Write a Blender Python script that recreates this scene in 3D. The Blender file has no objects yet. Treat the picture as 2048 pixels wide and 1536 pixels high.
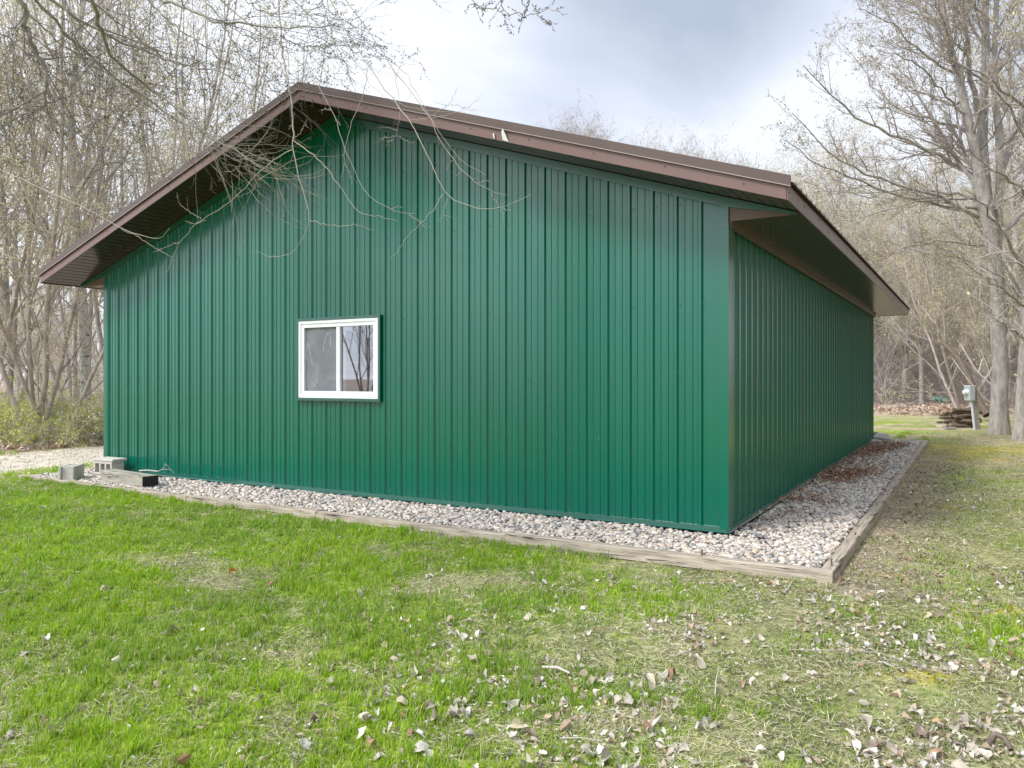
import bpy, math, random
import numpy as np
from mathutils import Vector, Matrix

# ------------------------------------------------------------------ camera
scene = bpy.context.scene
CZ, F, Y0 = 1.395, 1561.7, 755.8
cam_d = bpy.data.cameras.new('camera')
cam_d.sensor_width = 36.0
cam_d.lens = 36.0 * F / 2048
cam_d.shift_y = (Y0 - 768) / 2048
cam_d.clip_start = 0.05
cam_d.clip_end = 2000
cam = bpy.data.objects.new('camera', cam_d)
scene.collection.objects.link(cam)
cam.location = (0, 0, CZ)
cam.rotation_euler = (math.radians(90), 0, 0)
scene.camera = cam
scene.render.resolution_x, scene.render.resolution_y = 1024, 768
scene.render.engine = 'CYCLES'
scene.cycles.max_bounces = 6
scene.cycles.transparent_max_bounces = 6

# ------------------------------------------------------------------ light
SUN_EL, SUN_AZ = math.radians(46), math.radians(238)     # azimuth clockwise from +Y
sun_dir = Vector((math.sin(SUN_AZ) * math.cos(SUN_EL), math.cos(SUN_AZ) * math.cos(SUN_EL), math.sin(SUN_EL)))
sd = bpy.data.lights.new('sun', 'SUN')
sd.energy = 1.5
sd.angle = math.radians(14)
sd.color = (1.0, 0.965, 0.9)
sun = bpy.data.objects.new('sun', sd)
scene.collection.objects.link(sun)
sun.rotation_euler = (-sun_dir).to_track_quat('-Z', 'Y').to_euler()

world = bpy.data.worlds.new('World')
scene.world = world
world.use_nodes = True
wn, wl = world.node_tree.nodes, world.node_tree.links
wn.clear()


def wnode(t, **kw):
    n = wn.new(t)
    for k, v in kw.items():
        setattr(n, k, v)
    return n


def wmath(op, a, b=None, c=None):
    n = wn.new('ShaderNodeMath')
    n.operation = op
    for i, v in enumerate((a, b, c)):
        if v is None:
            continue
        if isinstance(v, (int, float)):
            n.inputs[i].default_value = v
        else:
            wl.new(v, n.inputs[i])
    return n.outputs[0]


def build_world():
    sky = wnode('ShaderNodeTexSky', sky_type='NISHITA', sun_disc=False)
    sky.sun_elevation = SUN_EL
    sky.sun_rotation = SUN_AZ
    skym = wnode('ShaderNodeMix', data_type='RGBA', blend_type='MULTIPLY')
    skym.inputs[0].default_value = 1
    wl.new(sky.outputs[0], skym.inputs[6])
    skym.inputs[7].default_value = (0.10, 0.10, 0.10, 1)
    tc = wnode('ShaderNodeTexCoord')
    nrm = wnode('ShaderNodeVectorMath', operation='NORMALIZE')
    wl.new(tc.outputs['Generated'], nrm.inputs[0])
    sep = wnode('ShaderNodeSeparateXYZ')
    wl.new(nrm.outputs[0], sep.inputs[0])
    zz = wmath('ADD', wmath('MAXIMUM', sep.outputs[2], 0.0), 0.22)
    comb = wnode('ShaderNodeCombineXYZ')
    wl.new(wmath('DIVIDE', sep.outputs[0], zz), comb.inputs[0])
    wl.new(wmath('DIVIDE', sep.outputs[1], zz), comb.inputs[1])
    comb.inputs[2].default_value = 3.7
    no = wnode('ShaderNodeTexNoise')
    no.inputs['Scale'].default_value = 0.75
    no.inputs['Detail'].default_value = 6
    no.inputs['Roughness'].default_value = 0.58
    no.inputs['Distortion'].default_value = 0.35
    wl.new(comb.outputs[0], no.inputs['Vector'])
    val = no.outputs['Fac']

    def blob(px, py, w, amp, v):
        d = Vector(((px - 1024) / F, 1, (Y0 - py) / F)).normalized()
        dt = wnode('ShaderNodeVectorMath', operation='DOT_PRODUCT')
        wl.new(nrm.outputs[0], dt.inputs[0])
        dt.inputs[1].default_value = d
        e = wmath('EXPONENT', wmath('MULTIPLY', wmath('SUBTRACT', dt.outputs['Value'], 1.0), 1.0 / (w * w)))
        return wmath('ADD', v, wmath('MULTIPLY', e, amp))
    val = blob(1430, 110, 0.12, -0.30, val)
    val = blob(1150, 90, 0.10, -0.12, val)
    val = blob(1000, 40, 0.06, 0.10, val)
    val = blob(1250, 230, 0.06, 0.08, val)
    val = blob(1640, 260, 0.09, 0.36, val)
    val = blob(1320, 330, 0.11, 0.14, val)
    val = blob(900, 90, 0.12, -0.06, val)
    val = blob(300, 150, 0.40, 0.16, val)
    ramp = wnode('ShaderNodeValToRGB')
    el = ramp.color_ramp.elements
    el[0].position, el[0].color = 0.29, (0.40, 0.45, 0.54, 1)
    el[1].position, el[1].color = 0.61, (0.80, 0.835, 0.90, 1)
    m = el.new(0.46)
    m.color = (0.57, 0.62, 0.73, 1)
    wl.new(val, ramp.inputs[0])
    mix = wnode('ShaderNodeMix', data_type='RGBA')
    mix.inputs[0].default_value = 0.88
    wl.new(skym.outputs[2], mix.inputs[6])
    wl.new(ramp.outputs[0], mix.inputs[7])
    # thin cloud lit by the sun behind it
    dt = wnode('ShaderNodeVectorMath', operation='DOT_PRODUCT')
    wl.new(nrm.outputs[0], dt.inputs[0])
    dt.inputs[1].default_value = sun_dir
    g = wmath('POWER', wmath('MAXIMUM', wmath('MULTIPLY_ADD', dt.outputs['Value'], 0.5, 0.5), 0.0), 5.0)
    st = wmath('MULTIPLY_ADD', g, 2.4, 1.0)
    bg = wnode('ShaderNodeBackground')
    wl.new(mix.outputs[2], bg.inputs[0])
    wl.new(wmath('MULTIPLY', st, WORLD_STRENGTH), bg.inputs[1])
    out = wnode('ShaderNodeOutputWorld')
    wl.new(bg.outputs[0], out.inputs[0])


WORLD_STRENGTH = 0.62
build_world()
scene.view_settings.view_transform = 'Standard'
scene.view_settings.look = 'None'
scene.view_settings.gamma = 1
scene.view_settings.use_curve_mapping = False
scene.view_settings.exposure = 1.12

rng = np.random.default_rng(7)
random.seed(7)
COL = scene.collection

# ------------------------------------------------------------------ helpers: objects


def tag(o, label=None, cat=None, group=None, kind=None):
    if label:
        o['label'] = label
    if cat:
        o['category'] = cat
    if group:
        o['group'] = group
    if kind:
        o['kind'] = kind
    return o


def empty(name, loc=(0, 0, 0), rz=0.0, **kw):
    o = bpy.data.objects.new(name, None)
    COL.objects.link(o)
    o.location = loc
    o.rotation_euler = (0, 0, rz)
    o.empty_display_size = 0.2
    tag(o, **kw)
    return o


def obj(name, me, parent=None, loc=None, rot=None, **kw):
    o = bpy.data.objects.new(name, me)
    COL.objects.link(o)
    if parent is not None:
        o.parent = parent
    if loc is not None:
        o.location = loc
    if rot is not None:
        o.rotation_euler = rot
    tag(o, **kw)
    return o


class MB:
    """collects vertices / faces / colours and makes one mesh"""

    def __init__(self):
        self.v, self.f, self.c, self.mi, self.n = [], [], [], [], 0

    def add(self, verts, faces, col=None, mi=0):
        verts = np.asarray(verts, dtype=np.float32).reshape(-1, 3)
        faces = np.asarray(faces, dtype=np.int64)
        self.v.append(verts)
        self.f.append(faces + self.n)
        self.mi.append(np.full(len(faces), mi, dtype=np.int32))
        if col is None:
            col = np.ones((len(verts), 3), dtype=np.float32)
        col = np.broadcast_to(np.asarray(col, dtype=np.float32), (len(verts), 3))
        self.c.append(col)
        self.n += len(verts)
        return self

    def box(self, a, b, col=None, mi=0, rot=None, org=None):
        (x0, y0, z0), (x1, y1, z1) = a, b
        v = np.array([(x0, y0, z0), (x1, y0, z0), (x1, y1, z0), (x0, y1, z0),
                      (x0, y0, z1), (x1, y0, z1), (x1, y1, z1), (x0, y1, z1)], dtype=np.float32)
        if rot is not None:
            o = np.array(org if org is not None else (0, 0, 0))
            v = (v - o) @ np.array(rot.to_3x3()).T + o
        return self.add(v, [(0, 3, 2, 1), (4, 5, 6, 7), (0, 1, 5, 4), (1, 2, 6, 5), (2, 3, 7, 6), (3, 0, 4, 7)], col, mi)

    def prism(self, poly, axis_vec, col=None, mi=0):
        """closed polygon (N,3) extruded along a vector"""
        p = np.asarray(poly, dtype=np.float32)
        n = len(p)
        v = np.vstack([p, p + np.asarray(axis_vec, dtype=np.float32)])
        base = self.n
        self.v.append(v)
        self.c.append(np.broadcast_to(np.asarray(col if col is not None else (1, 1, 1), dtype=np.float32), (2 * n, 3)))
        q = np.array([(i, (i + 1) % n, (i + 1) % n + n, i + n) for i in range(n)])
        self.f.append(q + base)
        self.mi.append(np.full(n, mi, dtype=np.int32))
        for cap in (list(range(n))[::-1], list(range(n, 2 * n))):
            self.f.append(np.array([cap]) + base)
            self.mi.append(np.array([mi], dtype=np.int32))
        self.n += 2 * n
        return self

    def cyl(self, p0, p1, r0, r1=None, S=12, col=None, mi=0, cap=True):
        r1 = r0 if r1 is None else r1
        p0, p1 = Vector(p0), Vector(p1)
        d = (p1 - p0).normalized()
        a = d.orthogonal().normalized()
        b = d.cross(a)
        ring = [(a * math.cos(t) + b * math.sin(t)) for t in [2 * math.pi * i / S for i in range(S)]]
        v = [tuple(p0 + q * r0) for q in ring] + [tuple(p1 + q * r1) for q in ring]
        self.add(v, [(i, (i + 1) % S, (i + 1) % S + S, i + S) for i in range(S)], col, mi)
        if cap:
            n0 = self.n - 2 * S
            for c in (list(range(S))[::-1], list(range(S, 2 * S))):
                self.f.append(np.array([c]) + n0)
                self.mi.append(np.array([mi], dtype=np.int32))
        return self

    def mesh(self, name, mats, smooth=False):
        v = np.concatenate(self.v)
        c = np.concatenate(self.c)
        me = bpy.data.meshes.new(name)
        me.vertices.add(len(v))
        me.vertices.foreach_set('co', v.ravel())
        sizes = np.concatenate([np.full(len(f), f.shape[1], dtype=np.int32) for f in self.f])
        loops = np.concatenate([f.ravel() for f in self.f]).astype(np.int32)
        me.loops.add(len(loops))
        me.loops.foreach_set('vertex_index', loops)
        me.polygons.add(len(sizes))
        starts = np.concatenate([[0], np.cumsum(sizes)[:-1]]).astype(np.int32)
        me.polygons.foreach_set('loop_start', starts)
        me.polygons.foreach_set('loop_total', sizes)
        me.polygons.foreach_set('material_index', np.concatenate(self.mi))
        me.polygons.foreach_set('use_smooth', np.full(len(sizes), bool(smooth)))
        me.update(calc_edges=True)
        at = me.color_attributes.new('col', 'FLOAT_COLOR', 'POINT')
        at.data.foreach_set('color', np.hstack([c, np.ones((len(c), 1), dtype=np.float32)]).astype(np.float32).ravel())
        for m in (mats if isinstance(mats, (list, tuple)) else [mats]):
            me.materials.append(m)
        me.validate()
        return me


def bevel(o, w=0.004, seg=2):
    m = o.modifiers.new('bevel', 'BEVEL')
    m.width = w
    m.segments = seg
    m.limit_method = 'ANGLE'
    m.angle_limit = math.radians(40)
    return o

# ------------------------------------------------------------------ helpers: materials


class NT:
    def __init__(self, name):
        self.m = bpy.data.materials.new(name)
        self.m.use_nodes = True
        self.t = self.m.node_tree
        self.b = self.t.nodes['Principled BSDF']

    def n(self, t, **kw):
        x = self.t.nodes.new(t)
        for k, v in kw.items():
            setattr(x, k, v)
        return x

    def l(self, a, b):
        self.t.links.new(a, b)

    def coord(self, which='Object', scale=(1, 1, 1)):
        tc = self.n('ShaderNodeTexCoord')
        mp = self.n('ShaderNodeMapping')
        mp.inputs['Scale'].default_value = scale
        self.l(tc.outputs[which], mp.inputs[0])
        return mp.outputs[0]

    def noise(self, vec, scale, detail=4, rough=0.55, dist=0.0):
        x = self.n('ShaderNodeTexNoise')
        x.inputs['Scale'].default_value = scale
        x.inputs['Detail'].default_value = detail
        x.inputs['Roughness'].default_value = rough
        x.inputs['Distortion'].default_value = dist
        self.l(vec, x.inputs['Vector'])
        return x.outputs['Fac']

    def ramp(self, fac, stops):
        r = self.n('ShaderNodeValToRGB')
        e = r.color_ramp.elements
        while len(e) < len(stops):
            e.new(0.5)
        for i, (p, c) in enumerate(stops):
            e[i].position = p
            e[i].color = tuple(c) + (1,) if len(c) == 3 else c
        self.l(fac, r.inputs[0])
        return r.outputs[0]

    def mix(self, fac, a, b, mode='MIX'):
        x = self.n('ShaderNodeMix', data_type='RGBA', blend_type=mode)
        for s, v in ((0, fac), (6, a), (7, b)):
            if isinstance(v, (int, float)):
                x.inputs[s].default_value = v
            elif isinstance(v, tuple):
                x.inputs[s].default_value = v + (1,) if len(v) == 3 else v
            else:
                self.l(v, x.inputs[s])
        return x.outputs[2]

    def attr(self, name='col'):
        a = self.n('ShaderNodeAttribute', attribute_name=name)
        return a.outputs['Color']

    def bump(self, h, strength=0.4, dist=0.01):
        b = self.n('ShaderNodeBump')
        b.inputs['Strength'].default_value = strength
        b.inputs['Distance'].default_value = dist
        self.l(h, b.inputs['Height'])
        self.l(b.outputs[0], self.b.inputs['Normal'])

    def set(self, col=None, rough=None, spec=None, metal=None):
        if col is not None:
            if isinstance(col, tuple):
                self.b.inputs['Base Color'].default_value = col + (1,)
            else:
                self.l(col, self.b.inputs['Base Color'])
        if rough is not None:
            if isinstance(rough, (int, float)):
                self.b.inputs['Roughness'].default_value = rough
            else:
                self.l(rough, self.b.inputs['Roughness'])
        if spec is not None:
            self.b.inputs['Specular IOR Level'].default_value = spec
        if metal is not None:
            self.b.inputs['Metallic'].default_value = metal
        return self.m


def mat_plain(name, col, rough=0.6, spec=0.5, var=0.12, scale=6.0, bump=0.0):
    t = NT(name)
    v = t.coord()
    n = t.noise(v, scale, 5)
    c = t.mix(n, tuple(x * (1 - var) for x in col), tuple(min(1, x * (1 + var)) for x in col))
    if bump:
        t.bump(t.noise(v, scale * 6, 4), bump, 0.004)
    return t.set(c, rough, spec)


def mat_paint(name, col, rough=0.28, spec=0.6, dirt=0.0, streak=False, coat=0.0, wob=0.05):
    """coated sheet metal: faint oil-canning, dust specks, low runs of dirt"""
    t = NT(name)
    v = t.coord()
    big = t.noise(t.coord(scale=(1.2, 1.2, .25)), 2.2, 3)
    c = t.mix(big, tuple(x * .9 for x in col), tuple(min(1, x * 1.08) for x in col))
    if dirt:
        sp = t.noise(v, 95, 2, .5)
        m = t.ramp(sp, [(0.735, (0, 0, 0)), (0.765, (1, 1, 1))])
        msk = t.mix(1.0, m, t.ramp(t.noise(v, 3.0, 3), [(.46, (0, 0, 0)), (.62, (dirt, dirt, dirt))]), 'MULTIPLY')
        c = t.mix(msk, c, (.62, .66, .6))
    if streak:
        st = t.noise(t.coord(scale=(9, 9, .8)), 3.2, 4)
        c = t.mix(t.ramp(st, [(.5, (0, 0, 0)), (.8, (.35, .35, .35))]), c, tuple(min(1, x * .55 + .03) for x in col))
    w = t.noise(t.coord(scale=(1, 1, .18)), 5.0, 3)
    t.bump(w, wob, 0.012)
    rr = t.ramp(t.noise(v, 4, 3), [(0, (rough * .85,) * 3), (1, (rough * 1.2,) * 3)])
    m = t.set(c, rr, spec)
    t.b.inputs['Coat Weight'].default_value = coat
    t.b.inputs['Coat Roughness'].default_value = rough
    t.b.inputs['Coat IOR'].default_value = 1.75
    return m


M = {}
M['green'] = mat_paint('green_metal', (0.0005, 0.114, 0.070), 0.20, 0.42, dirt=1.0, coat=0.20, wob=.09)
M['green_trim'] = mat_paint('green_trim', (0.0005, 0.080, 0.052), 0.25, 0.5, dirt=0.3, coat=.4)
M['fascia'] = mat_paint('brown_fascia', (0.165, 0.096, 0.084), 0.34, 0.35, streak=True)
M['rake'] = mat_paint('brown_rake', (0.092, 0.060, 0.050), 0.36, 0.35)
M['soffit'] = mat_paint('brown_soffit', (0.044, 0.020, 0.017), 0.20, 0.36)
M['roof'] = mat_paint('brown_roof', (0.10, 0.07, 0.06), 0.35, 0.5)
M['white'] = mat_plain('white_vinyl', (0.80, 0.81, 0.82), 0.35, 0.5, .02)
M['zinc'] = mat_plain('screw_metal', (0.07, 0.085, 0.08), 0.45, 0.4)
M['hem'] = mat_plain('pale_hem', (0.30, 0.23, 0.22), 0.35, 0.6, .05)
M['rust'] = mat_plain('rusty_steel', (0.16, 0.09, 0.07), 0.8, 0.3, .3, 30)
M['dark'] = mat_plain('dark_interior', (0.05, 0.05, 0.05), 0.9, 0.2)


def mat_glass():
    t = NT('window_glass')
    t.t.nodes.remove(t.b)
    fr = t.n('ShaderNodeFresnel')
    fr.inputs['IOR'].default_value = 1.9
    ad = t.n('ShaderNodeMath', operation='MULTIPLY_ADD')
    ad.inputs[1].default_value = 1.0
    ad.inputs[2].default_value = 0.22
    t.l(fr.outputs[0], ad.inputs[0])
    tr = t.n('ShaderNodeBsdfTransparent')
    tr.inputs[0].default_value = (0.75, 0.80, 0.82, 1)
    gl = t.n('ShaderNodeBsdfGlossy')
    gl.inputs['Roughness'].default_value = 0.012
    gl.inputs['Color'].default_value = (.86, .88, .95, 1)
    mx = t.n('ShaderNodeMixShader')
    t.l(ad.outputs[0], mx.inputs[0])
    t.l(tr.outputs[0], mx.inputs[1])
    t.l(gl.outputs[0], mx.inputs[2])
    t.l(mx.outputs[0], t.t.nodes['Material Output'].inputs[0])
    return t.m


M['glass'] = mat_glass()


def mat_screen():
    t = NT('dusty_screen')
    v = t.coord()
    n = t.noise(v, 3.2, 5, .6, .5)
    c = t.ramp(n, [(.25, (.115, .125, .135)), (.5, (.165, .178, .19)), (.8, (.27, .285, .30))])
    return t.set(c, .6, .4)


M['screen'] = mat_screen()


def mat_wood(name, light, dark, green=0.0):
    t = NT(name)
    v = t.coord(scale=(1.0, 26, 26))
    g = t.noise(v, 2.6, 8, .66, .25)
    c = t.ramp(g, [(.34, dark), (.47, tuple((a + b) / 2 for a, b in zip(light, dark))), (.6, light)])
    crack = t.noise(t.coord(scale=(.7, 26, 26)), 2.2, 5, .55, .8)
    ck = t.ramp(crack, [(.37, (1, 1, 1)), (.41, (0, 0, 0))])
    c = t.mix(ck, c, (.045, .035, .03))
    kn = t.n('ShaderNodeTexVoronoi', feature='F1')
    kn.inputs['Scale'].default_value = 1.0
    t.l(t.coord(scale=(2.1, 7, 7)), kn.inputs['Vector'])
    kk = t.ramp(kn.outputs['Distance'], [(.10, (.8, .8, .8)), (.2, (0, 0, 0))])
    c = t.mix(kk, c, (.13, .115, .11))
    st = t.noise(t.coord(), 2.6, 4)
    c = t.mix(t.ramp(st, [(.5, (0, 0, 0)), (.75, (.55, .55, .55))]), c, tuple(x * .62 for x in light))
    t.bump(t.mix(ck, g, (0, 0, 0)), .5, .006)
    return t.set(c, .85, .25)


M['timber'] = mat_wood('weathered_timber', (.50, .43, .34), (.20, .16, .125))
M['greywood'] = mat_wood('grey_weathered_wood', (.40, .375, .31), (.19, .17, .14))
M['blackend'] = mat_plain('black_end_grain', (.022, .02, .02), .7, .3, .3, 40, .4)


def mat_attr(name, rough=.8, spec=.3, bump=0.0, bscale=40, mottling=.25, transl=0.0, mscale=30):
    t = NT(name)
    c = t.attr()
    v = t.coord()
    if mottling:
        n = t.noise(v, mscale, 4)
        k = t.ramp(n, [(.3, (1 - mottling,) * 3), (.7, (1 + mottling * .6,) * 3)])
        c = t.mix(1.0, c, k, 'MULTIPLY')
    if bump:
        t.bump(t.noise(v, bscale, 4), bump, .004)
    m = t.set(c, rough, spec)
    if transl:
        out = t.t.nodes['Material Output']
        tr = t.n('ShaderNodeBsdfTranslucent')
        t.l(c, tr.inputs[0])
        mx = t.n('ShaderNodeMixShader')
        mx.inputs[0].default_value = transl
        t.l(t.b.outputs[0], mx.inputs[1])
        t.l(tr.outputs[0], mx.inputs[2])
        t.l(mx.outputs[0], out.inputs[0])
    return m


M['blade'] = mat_attr('grass_blade', .55, .3, mottling=0, transl=.45)
M['leaf'] = mat_attr('dry_leaf', .75, .25, mottling=.22, transl=.15, mscale=60)
M['stone'] = mat_attr('river_stone', .62, .4, .25, 60, .22, mscale=45)
M['bud'] = mat_attr('buds', .6, .3, mottling=0, transl=.3)


def mat_bark(name, a, b, scale=9.0, vert=3.0, patches=None):
    t = NT(name)
    v = t.coord(scale=(1, 1, 1 / vert))
    n = t.noise(v, scale, 6, .65, .3)
    c = t.ramp(n, [(.33, b), (.62, a)])
    if patches:
        p = t.noise(t.coord(scale=(1, 1, 3.2)), 5.5, 4, .6)
        c = t.mix(t.ramp(p, [(.56, (0, 0, 0)), (.63, (1, 1, 1))]), c, patches)
    t.bump(n, .8, .02)
    return t.set(c, .9, .15)


M['bark'] = mat_bark('grey_bark', (.46, .42, .385), (.24, .21, .185))
M['bark_brown'] = mat_bark('brown_bark', (.44, .375, .33), (.24, .195, .165))
M['bark_pale'] = mat_bark('pale_bark', (.58, .56, .53), (.34, .32, .29), patches=(.09, .08, .075))
M['log_bark'] = mat_bark('old_log', (.22, .17, .13), (.07, .055, .045), 12, .25)
M['twig'] = mat_plain('grey_twig', (.47, .43, .40), .8, .2, .3, 4)
M['twig_brown'] = mat_plain('brown_twig', (.48, .42, .38), .8, .2, .3, 4)
M['twig_pale'] = mat_plain('pale_twig', (.50, .46, .43), .8, .2, .25, 4)
M['twig_mid'] = mat_plain('mid_twig', (.29, .25, .235), .8, .2, .3, 4)
M['twig_dark'] = mat_plain('dark_twig', (.20, .17, .165), .8, .2, .3, 4)
M['bark_limb'] = mat_bark('limb_bark', (.36, .33, .28), (.18, .16, .14), 14, 1)
M['twig_smooth'] = mat_plain('smooth_twig', (.40, .35, .29), .7, .3, .2, 7)


def mat_ground():
    t = NT('lawn_soil')
    v = t.coord()
    base = t.attr()
    n1 = t.noise(v, 26, 7, .7)
    n2 = t.noise(v, 3.2, 9, .72)
    k = t.ramp(n1, [(.28, (.48, .48, .48)), (.5, (.95, .95, .95)), (.72, (1.5, 1.5, 1.5))])
    c = t.mix(1.0, base, k, 'MULTIPLY')
    c = t.mix(1.0, c, t.ramp(n2, [(.34, (.62, .66, .60)), (.5, (1, 1, 1)), (.66, (1.38, 1.30, 1.28))]), 'MULTIPLY')
    t.bump(n1, .7, .03)
    return t.set(c, .95, .1)


M['ground'] = mat_ground()
M['concrete'] = mat_plain('concrete', (.49, .465, .415), .9, .2, .14, 14, .6)


def mat_gravelbase():
    t = NT('gravel_base')
    v = t.coord()
    vo = t.n('ShaderNodeTexVoronoi')
    vo.inputs['Scale'].default_value = 38
    t.l(v, vo.inputs['Vector'])
    bw = t.n('ShaderNodeRGBToBW')
    t.l(vo.outputs['Color'], bw.inputs[0])
    c = t.ramp(bw.outputs[0], [(.2, (.13, .125, .12)), (.5, (.27, .25, .235)), (.8, (.40, .37, .345))])
    return t.set(c, .9, .2)


M['gravelbase'] = mat_gravelbase()

# ------------------------------------------------------------------ coordinates
TH = 0.5342
c_, s_ = math.cos(TH), math.sin(TH)
BX, BY = 1.9, 6.918                 # front right corner of the shed


def w2(x, y):
    """shed-local -> world (local x along the gable wall to the right, y away along the side wall)"""
    return (BX + x * c_ + y * s_, BY - x * s_ + y * c_)


def l2(X, Y):
    dx, dy = X - BX, Y - BY
    return dx * c_ - dy * s_, dx * s_ + dy * c_


def at(px, py, Z):
    return np.array(((px - 1024) / F * Z, Z, CZ - (py - Y0) / F * Z))


def ong(px, py, z=0.0):
    return at(px, py, (CZ - z) * F / (py - Y0))


def smooth(a, b, x):
    t = np.clip((x - a) / (b - a), 0, 1)
    return t * t * (3 - 2 * t)


_perm = np.random.default_rng(11).random((256, 256)).astype(np.float32)


def vnoise(x, y, s=1.0, off=0.0):
    x = np.asarray(x) * s + off
    y = np.asarray(y) * s + off * 1.7
    xi, yi = np.floor(x).astype(int), np.floor(y).astype(int)
    fx, fy = x - xi, y - yi
    fx, fy = fx * fx * (3 - 2 * fx), fy * fy * (3 - 2 * fy)
    g = lambda a, b: _perm[a % 256, b % 256]
    return (g(xi, yi) * (1 - fx) + g(xi + 1, yi) * fx) * (1 - fy) + (g(xi, yi + 1) * (1 - fx) + g(xi + 1, yi + 1) * fx) * fy


def fbm(x, y, s=1.0, off=0.0, o=4):
    r, a, t = 0, 1.0, 0
    for k in range(o):
        r = r + a * vnoise(x, y, s * 2 ** k, off + 13.1 * k)
        t += a
        a *= .5
    return r / t


def path(pts, n, r=None, wob=0.0):
    """resample a control polyline with a smooth curve"""
    pts = np.array(pts, float)
    m = len(pts)
    d = np.concatenate([[0], np.cumsum(np.linalg.norm(np.diff(pts, axis=0), axis=1))])
    t = np.linspace(0, d[-1], n)
    o = np.stack([np.interp(t, d, pts[:, k]) for k in range(3)], 1)
    for _ in range(2):
        o[1:-1] = (o[:-2] + 2 * o[1:-1] + o[2:]) / 4
    if wob and r is not None:
        o[1:-1] += r.normal(0, wob, (n - 2, 3))
    return o


# ------------------------------------------------------------------ ground
X_L, X_R, Y_F, Y_B = -9.8, 1.02, -0.96, 12.72     # outer edge of the timber border


def ground_z(X, Y):
    lx, ly = l2(X, Y)
    z = -0.085 + 0.0 * X
    z = z + 0.055 * smooth(-4, -9.5, lx)                        # lawn comes up nearly flush on the left
    z = z + (fbm(X, Y, .8, 5) - .5) * .035
    z = z + smooth(26, 48, np.hypot(X, Y)) * (.24 + (fbm(X, Y, .12, 9) - .5) * .12)
    # under the stone bed keep it low and even
    inb = (lx > X_L) & (lx < X_R) & (ly > Y_F) & (ly < Y_B)
    return np.where(inb, -0.10, z)


def lush(X, Y):
    """0 = bare / dry, 1 = thick green"""
    lx, ly = l2(X, Y)
    base = 0.76 - 0.13 * (X + 0.9 - .22 * (Y - 4))
    base = np.clip(base, .62, .90)
    base = base - smooth(6.4, 3.4, Y) * .16
    base = base - (lx > X_R - .6) * smooth(4.2, 5.6, Y) * .16
    n = fbm(X, Y, 1.5, 2.0)
    v = base + (n - .5) * 1.0 + (fbm(X, Y, 5.0, 17) - .5) * .5
    # bare patches seen in the lawn
    for (px, py, r) in ((385, 1135, .42), (440, 1160, .3), (860, 1165, .35), (1500, 1155, .25), (1250, 1125, .22)):
        q = ong(px, py, -.08)
        v = v - .46 * np.exp(-((X - q[0]) ** 2 + ((Y - q[1]) * 1.3) ** 2) / (r * r))
    return np.clip(v, 0, 1)


def mossy(X, Y):
    lx, ly = l2(X, Y)
    m = np.zeros_like(X)
    for (px, py, rx, ry, a) in ((1930, 905, 1.9, 1.6, 1.0), (2040, 900, 2.2, 1.2, .9), (2005, 1232, .26, .16, .9), (1850, 1350, .25, .1, .35),
                                (1900, 1010, .5, .4, .35), (1765, 1153, .13, .1, .8), (1830, 850, 2.0, 1.5, .35)):
        q = ong(px, py, -.08)
        m = m + a * np.exp(-((X - q[0]) / rx) ** 2 - ((Y - q[1]) / ry) ** 2)
    m = m * smooth(.36, .62, fbm(X * .6, Y, 3.4, 7)) * smooth(.15, .45, fbm(X, Y, 9, 3))
    return np.clip(m * 3.0, 0, 1) * (lx > X_R)


def litter(X, Y):
    lx, ly = l2(X, Y)
    far = smooth(27.5, 32.0, Y + (fbm(X, Y, .3, 4) - .5) * 5) * smooth(-4, 0, lx)
    left = smooth(-13.2, -14.4, lx + (fbm(X, Y, .5, 3) - .5) * 1.4)
    back = smooth(24, 27, ly) * smooth(2, -2, lx)
    return np.clip(np.maximum(np.maximum(far, left), back), 0, 1)


def drive(X, Y):
    lx, ly = l2(X, Y)
    e = (fbm(X, Y, .7, 8) - .5) * .8
    return smooth(-10.4, -11.0, lx + e) * smooth(-14.0, -13.2, lx + e) * smooth(-6, -3.5, ly + .25 * (lx + 10))


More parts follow.
